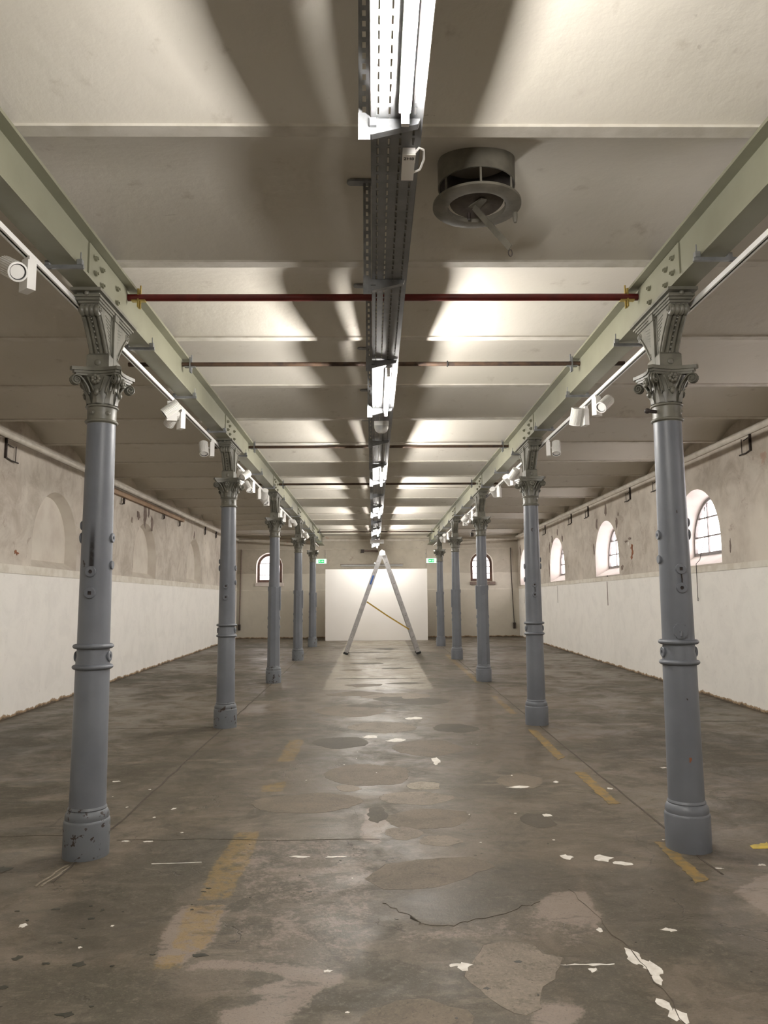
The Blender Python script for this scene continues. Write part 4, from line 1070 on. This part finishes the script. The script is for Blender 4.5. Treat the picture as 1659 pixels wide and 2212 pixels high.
# ------------------------------------------------------------------ cross rods between the girders
RODS = [(5.378, 'red', .026, False), (6.955, 'rust', .020, True), (10.80, 'rust', .020, True), (14.30, 'rust', .020, True), (24.22, 'rust', .020, False)]
RL = ['dark red painted pipe spanning between the two girders just past the columns', 'rusty brown pipe between the girders, with a black cable tie around it',
      'rusty brown pipe between the girders, second beyond the dark red pipe', 'rusty brown pipe between the girders, third beyond the dark red pipe', 'dark pipe between the girders closest to the end wall']
for k, (y, mk, r, through) in enumerate(RODS):
    rt = tag(empty('cross_pipe', (0, y, 3.80)), RL[k], 'pipe', 'pipes spanning between the girders')
    a, b = COLX[0] + .0095, COLX[1] - .0095
    MB().cyl((a, 0, 0), (b, 0, 0), r, 16).build('pipe', M[mk], rt, 40)
    if through:
        MB().cyl((-2.26, 0, 0), (COLX[0] - .0095, 0, 0), r, 16).build('pipe_end', M[mk], rt, 40)
        MB().cyl((COLX[1] + .0095, 0, 0), (2.36, 0, 0), r, 16).build('pipe_end', M[mk], rt, 40)
    for xx, s in ((COLX[0] + GW + .01, 1), (COLX[1] - GW - .01, -1)):
        cm = M['brass'] if k == 0 else M['zinc']
        c = MB().bm((xx - .006, -.022, -.075), (xx + .006, .022, .062)).build('clamp', cm, rt, None)
        MB().bm((xx - .05, -.018, -.030), (xx + .05, .018, -.020)).build('jaw', cm, c, None)
        MB().cyl((xx + s * .012, 0, -.085), (xx + s * .012, 0, .09), .006, 8).build('bolt', cm, c, 40)
    if k == 1: MB().tube([(.70, .024 * math.cos(a_), .024 * math.sin(a_)) for a_ in [2 * PI * i / 12 for i in range(12)]], .006, 6, True).build('cable_tie', M['black'], rt, 40)

# ------------------------------------------------------------------ round ceiling ventilator
VX, VY = .582, 4.02
v = tag(empty('ceiling_ventilator', (VX, VY, 3.99)), 'round iron ceiling ventilator with a hanging lever arm', 'ventilator')
MB().lathe([(.213, .03), (.213, -.112), (.205, -.112), (.205, .03)], 48, None, (False, False)).build('duct', M['vent'], v, 40)
MB().lathe([(.204, .10), (.204, -.112)], 40, None, (True, False)).build('throat', M['vent_inner'], v, 40)
for i in range(6):
    a = .5 + i * PI / 3; MB().box((.203 * math.cos(a), .203 * math.sin(a), -.165), (.010, .012, .11), None).build('spacer', M['vent'], v, None)
MB().lathe([(.160, -.205), (.160, -.232), (.190, -.238), (.243, -.226), (.243, -.212), (.210, -.200)], 56, None, (False, False)).build('ring', M['vent'], v, 40)
fl = Matrix.Translation((0, 0, -.185)) @ Matrix.Rotation(math.radians(-9), 4, 'X')
MB().lathe([(.150, -.004), (.150, .004)], 40, fl).build('flap', M['vent_inner'], v, 40)
lever = MB()
A, B = Vector((-.01, .04, -.205)), Vector((.135, -.235, -.575))
lever.tube([A, B], .02, 4, sq=(.004, .017))
lv = lever.build('lever', M['vent'], v, None)
MB().tube([B + Vector((0, 0, -.028)) + Vector((.010 * math.cos(t), 0, .018 * math.sin(t))) for t in [2 * PI * i / 12 for i in range(12)]], .003, 6, True).build('pull_eye', M['iron'], lv, 40)
MB().prism([(-.035, -.02), (.035, -.02), (.018, .085), (-.018, .085)], -.004, .004, Matrix.Translation((.0, .045, -.197)) @ Matrix.Rotation(math.radians(205), 4, 'Z')).build('lever_plate', M['vent'], v, None)
MB().lathe([(.013, 0), (.015, -.03), (.011, -.05), (.008, -.06)], 12, Matrix.Translation((.222, .055, -.228))).build('stop_pin', M['vent'], v, 40)
MB().lathe([(.010, 0), (.010, -.05)], 10, Matrix.Translation((-.03, .11, -.19))).build('latch_pin', M['iron'], v, 40)

# ------------------------------------------------------------------ A-frame ladder
LY0, LY1 = 19.66, 20.22
ld = tag(empty('step_ladder', (.21, (LY0 + LY1) / 2, fz(19.9))), 'tall aluminium A-frame ladder standing open before the white board', 'ladder')
oz = fz(19.9)
def lp(x, y, z): return Vector((x - .21, y - (LY0 + LY1) / 2, z - oz))
def leg_side(xb, xt, zt, dirn, yw0, yw1, name):
    b, t = Vector((xb, 0, oz + .01)), Vector((xt, 0, zt)); ax = (t - b).normalized(); pw = Vector((-ax.z, 0, ax.x)) * .054
    for y in (yw0, yw1):
        y_in = .013
        mb = MB(); vs = []
        for P in (b + ax * .03, t):
            for sx, sy in ((-1, -1), (1, -1), (1, 1), (-1, 1)):
                q = P + pw * sx; vs.append(lp(q.x, y + sy * y_in, q.z))
        mb.add(vs, [(0, 1, 5, 4), (1, 2, 6, 5), (2, 3, 7, 6), (3, 0, 4, 7), (0, 3, 2, 1), (4, 5, 6, 7)])
        st = mb.build('stile', M['alu'], ld, None)
        fb = MB(); vs = []
        for P in (b - ax * .005, b + ax * .05):
            for sx, sy in ((-1.12, -1), (1.12, -1), (1.12, 1), (-1.12, 1)):
                q = P + pw * sx; vs.append(lp(q.x, y + sy * .016, q.z))
        fb.add(vs, [(0, 1, 5, 4), (1, 2, 6, 5), (2, 3, 7, 6), (3, 0, 4, 7), (0, 3, 2, 1), (4, 5, 6, 7)])
        fb.build('rubber_foot', M['black'], st, None)
        if y == yw0:
            for i in range(9):
                P = b + (t - b) * ((i + .55) / 9.4)
                for dx in ((-.012, .012) if dirn > 0 else (0,)):
                    q = P + pw * (dx / .054); c = lp(q.x, y - .0135, q.z)
                    MB().lathe([(.007, 0), (.007, .003)], 8, zto((0, -1, 0), c)).build('rivet', M['black'], st, None)  # black discs stand in for the dark open holes at the rung ends
    for i in range(9):
        P = b + (t - b) * ((i + .55) / 9.4)
        MB().tube([lp(P.x, yw0 + .01, P.z), lp(P.x, yw1 - .01, P.z)], .016, 4).build('rung', M['alu'], ld, None)
leg_side(-.715, .205, 2.83, -1, LY0, LY1, 'l')
leg_side(1.14, .262, 2.83, 1, LY0 + .03, LY1 - .03, 'r')
for y in (LY0 - .002, LY1 + .002):
    mb = MB().prism([(-.075, -.06), (.075, -.06), (.06, .05), (-.02, .085), (-.08, .03)], -.018, .018, Matrix.Translation(lp(.235, y, 2.84)) @ Matrix.Rotation(PI / 2, 4, 'X'))
    mb.build('hinge', M['white'], ld, None)
for y in (LY0 + .02, LY1 - .02):
    MB().tube([lp(-.17, y, 1.60), lp(.35, y, 1.245), lp(.90, y, .90)], .012, 4, sq=(.004, .016)).build('strap', M['strap'], ld, None)
_b, _t = Vector((-.715, 0, oz)), Vector((.205, 0, 2.83)); _ax = (_t - _b).normalized()
_c = _b + (_t - _b) * .735
MB().box((0, 0, 0), (.045, .001, .24), Matrix.Translation(lp(_c.x, LY0 - .0145, _c.z)) @ Matrix.Rotation(math.atan2(_ax.x, _ax.z), 4, 'Y')).build('sticker', M['blue'], ld, None)
MB().ball(lp(.035, LY0 - .01, 2.57), .022, 10, 6).build('catch', M['white'], ld, 40)

# ------------------------------------------------------------------ white board and things on the end wall
zb = fz(25.3)
bd = tag(empty('exhibition_board', (.095, 25.3, zb)), 'large blank white freestanding board in front of the end wall', 'board')
MB().bm((-1.665, -.05, 0), (1.665, -.03, 2.312)).build('front_panel', M['board'], bd, None)
MB().bm((-1.665, -.03, 0), (1.665, .03, 2.312)).build('core', M['board'], bd, None)

for k, (xc, arrow) in enumerate(((-1.80, 1), (2.01, -1))):
    e = tag(empty('exit_sign', (xc, YB - .035, 3.005)), ['lit green exit sign with arrow and running man, niche-side of the white board', 'lit green exit sign with arrow and running man, window-side of the white board'][k], 'exit sign')
    MB().bm((-.178, -.02, -.083), (.178, .035, .083)).build('housing', M['white'], e, None)
    f = MB().bm((-.172, -.024, -.077), (.172, -.020, .077)).build('lit_face', M['exit_lit'], e, None)
    P = MB().bm((-.10, -.027, -.058), (.10, -.024, .058)).build('green_field', M['exit_green'], e, None)
    s = arrow
    Mx = Matrix.Rotation(PI / 2, 4, 'X')
    MB().prism([(s * .0, -.012), (s * .045, -.012), (s * .045, -.034), (s * .085, 0), (s * .045, .034), (s * .045, .012), (s * .0, .012)], .027, .029, Mx).build('arrow', M['exit_lit'], P, None)
    mb = MB().prism([(-s * .062 + .009 * math.cos(a), .034 + .009 * math.sin(a)) for a in [2 * PI * i / 12 for i in range(12)]], .027, .029, Mx)
    for l in ([(-.060, .022), (-.052, -.002)], [(-.052, -.002), (-.034, -.014), (-.040, -.036)], [(-.054, -.004), (-.066, -.020), (-.082, -.026)], [(-.058, .016), (-.040, .010), (-.030, .018)], [(-.060, .018), (-.074, .012), (-.080, -.004)]):
        pl = strip([(s * x, z) for x, z in l], .011); mb.prism(pl, .027, .029, Mx)
    mb.build('running_man', M['exit_lit'], P, None)

def pipe_thing(name, pts, r, mat, label, cat, extra=None):
    t = tag(empty(name, pts[0]), label, cat)
    o0 = Vector(pts[0])
    MB().tube([Vector(p) - o0 for p in pts], r, 8).build('pipe', M[mat], t, 40)
    if extra: extra(t)
    return t
def clips(pts):
    def f(t):
        o0 = Vector(t.location)
        for p in pts: MB().box(Vector(p) - o0, (.03, .03, .03)).build('clip', M['grey'], t, None)
    return f
pipe_thing('conduit', [(-4.55, YB - .02, 3.42), (0, YB - .02, 3.425), (4.76, YB - .02, 3.44)], .012, 'ledge', 'thin painted conduit running level across the end wall', 'conduit', clips([(-3, YB - .015, 3.42), (-1, YB - .015, 3.42), (1, YB - .015, 3.43), (3, YB - .015, 3.435)]))
pipe_thing('conduit', [(-1.65, YB - .018, 3.41), (-1.65, YB - .018, 3.09)], .008, 'ledge', 'short drop of conduit above the exit sign on the niche side', 'conduit', clips([(-1.65, YB - .015, 3.25)]))
pipe_thing('conduit', [(1.82, YB - .018, 3.42), (1.82, YB - .018, 2.7)], .008, 'ledge', 'thin conduit dropping beside the exit sign on the window side', 'conduit', clips([(1.82, YB - .015, 3.25)]))
def foot_box(x):
    def f(t):
        o0 = Vector(t.location); MB().bm(Vector((x - .04, YB - .09, .66)) - o0, Vector((x + .04, YB - .01, .86)) - o0).build('end_box', M['iron'], t, None)
    return f
pipe_thing('conduit', [(-4.56, YB - .04, 3.42), (-4.58, YB - .04, 2.0), (-4.60, YB - .04, .80)], .022, 'bare', 'brown pipe down the end-wall corner on the niche side, with dark end box', 'conduit', foot_box(-4.60))
pipe_thing('conduit', [(4.77, YB - .03, 3.44), (4.80, YB - .03, 2.0), (4.84, YB - .03, .80)], .013, 'iron', 'dark cable down the end-wall corner on the window side, with dark end box', 'conduit', foot_box(4.84))
pipe_thing('pipe_stub', [(-.40, YB - .06, 3.365), (.16, YB - .06, 3.345)], .035, 'bare', 'short brown pipe with dark flange on the end wall behind the ladder top', 'pipe',
           lambda t: MB().box((.03, 0, -.02), (.10, .10, .11)).build('flange', M['iron'], t, None))
ln = tag(empty('lintel', (-.05, YB, 2.86)), 'narrow grey lintel strip on the end wall just above the white board', 'lintel')
MB().bm((-1.07, -.035, -.04), (1.07, 0, .025)).build('beam', M['grey'], ln, None)
MB().bm((-1.09, -.050, .025), (1.09, 0, .04)).build('top_edge', M['bare'], ln, None)
fr_ = tag(MB().bm((-3.42, YB - .03, 1.42), (-3.36, YB, 1.99)).build('wall_batten', M['wood'], None, None), 'short upright wooden batten on the end wall below the arched window', 'batten')

# ------------------------------------------------------------------ iron wall hooks, brown rail, window chain
def hook_loop(x, y, z1, nrm, label, h=.22, w=.20):
    t = tag(empty('wall_hook', (x, y, z1)), label, 'hook', 'iron hooks high on the walls')
    n = nrm
    MB().bm((min(0, n * .030), -.012, -h), (max(0, n * .030), .012, .04)).build('plate', M['iron'], t, None)
    MB().tube([(n * .02, 0, -h + .01), (n * .02, -w * .5, -h - .01), (n * .05, -w, -h - .02)], .010, 6).build('arm', M['iron'], t, 40)
    MB().tube([(n * .02, -w * .95, -h), (n * .02, -w * .95, -.04)], .006, 6).build('rod', M['iron'], t, 40)
    MB().tube([(n * .03, .02, -.06), (n * .03, -w * .6, -.075)], .008, 6).build('bolt', M['iron'], t, 40)
HL = [(9.75, 3.70, .24, -.28), (14.45, 3.60, .14, .2), (17.25, 3.62, .14, .2), (18.66, 3.62, .16, .2), (21.5, 3.68, .18, .2), (23.0, 3.70, .17, .2)]
for k, (y, z, h, w) in enumerate(HL):
    hook_loop(XL, y, z, 1, 'rusty iron hook below the ledge of the niche wall, %s from the end wall' % ORD[len(HL) - k], h, w)
HR = [(9.98, 3.80, .24), (13.34, 3.74, .20), (14.80, 3.75, .20), (17.75, 3.74, .20), (19.29, 3.74, .20), (22.27, 3.74, .20)]
for k, (y, z, h) in enumerate(HR):
    hook_loop(XR, y, z, -1, 'rusty iron hook below the ledge of the window wall, %s from the end wall' % ORD[len(HR) - k], h, -.24)
rl = tag(empty('wall_rail', (XL, 13.3, 3.60)), 'long brown wooden rail fixed under the ledge of the niche wall', 'rail')
MB().bm((.02, 0, -.03), (.09, 5.5, .055)).build('rail', M['wood'], rl, None)
for y in (.6, 2.6, 4.6): MB().bm((0, y, -.02), (.02, y + .06, .05)).build('bracket', M['iron'], rl, None)
cw = tag(empty('window_chain', (XR + .20, 11.98, 3.05)), 'thin pull chain with an end ring hanging from the arched window', 'chain')
MB().tube([(0, 0, 0), (-.06, -.08, -.5), (-.17, -.12, -.84), (-.23, -.12, -.90), (-.235, -.13, -1.2), (-.235, -.13, -1.42)], .005, 6).build('chain', M['iron'], cw, 40)
MB().tube([(-.235, -.13 + .022 * math.cos(a), -1.445 + .025 * math.sin(a)) for a in [2 * PI * i / 14 for i in range(14)]], .004, 6, True).build('ring', M['iron'], cw, 40)
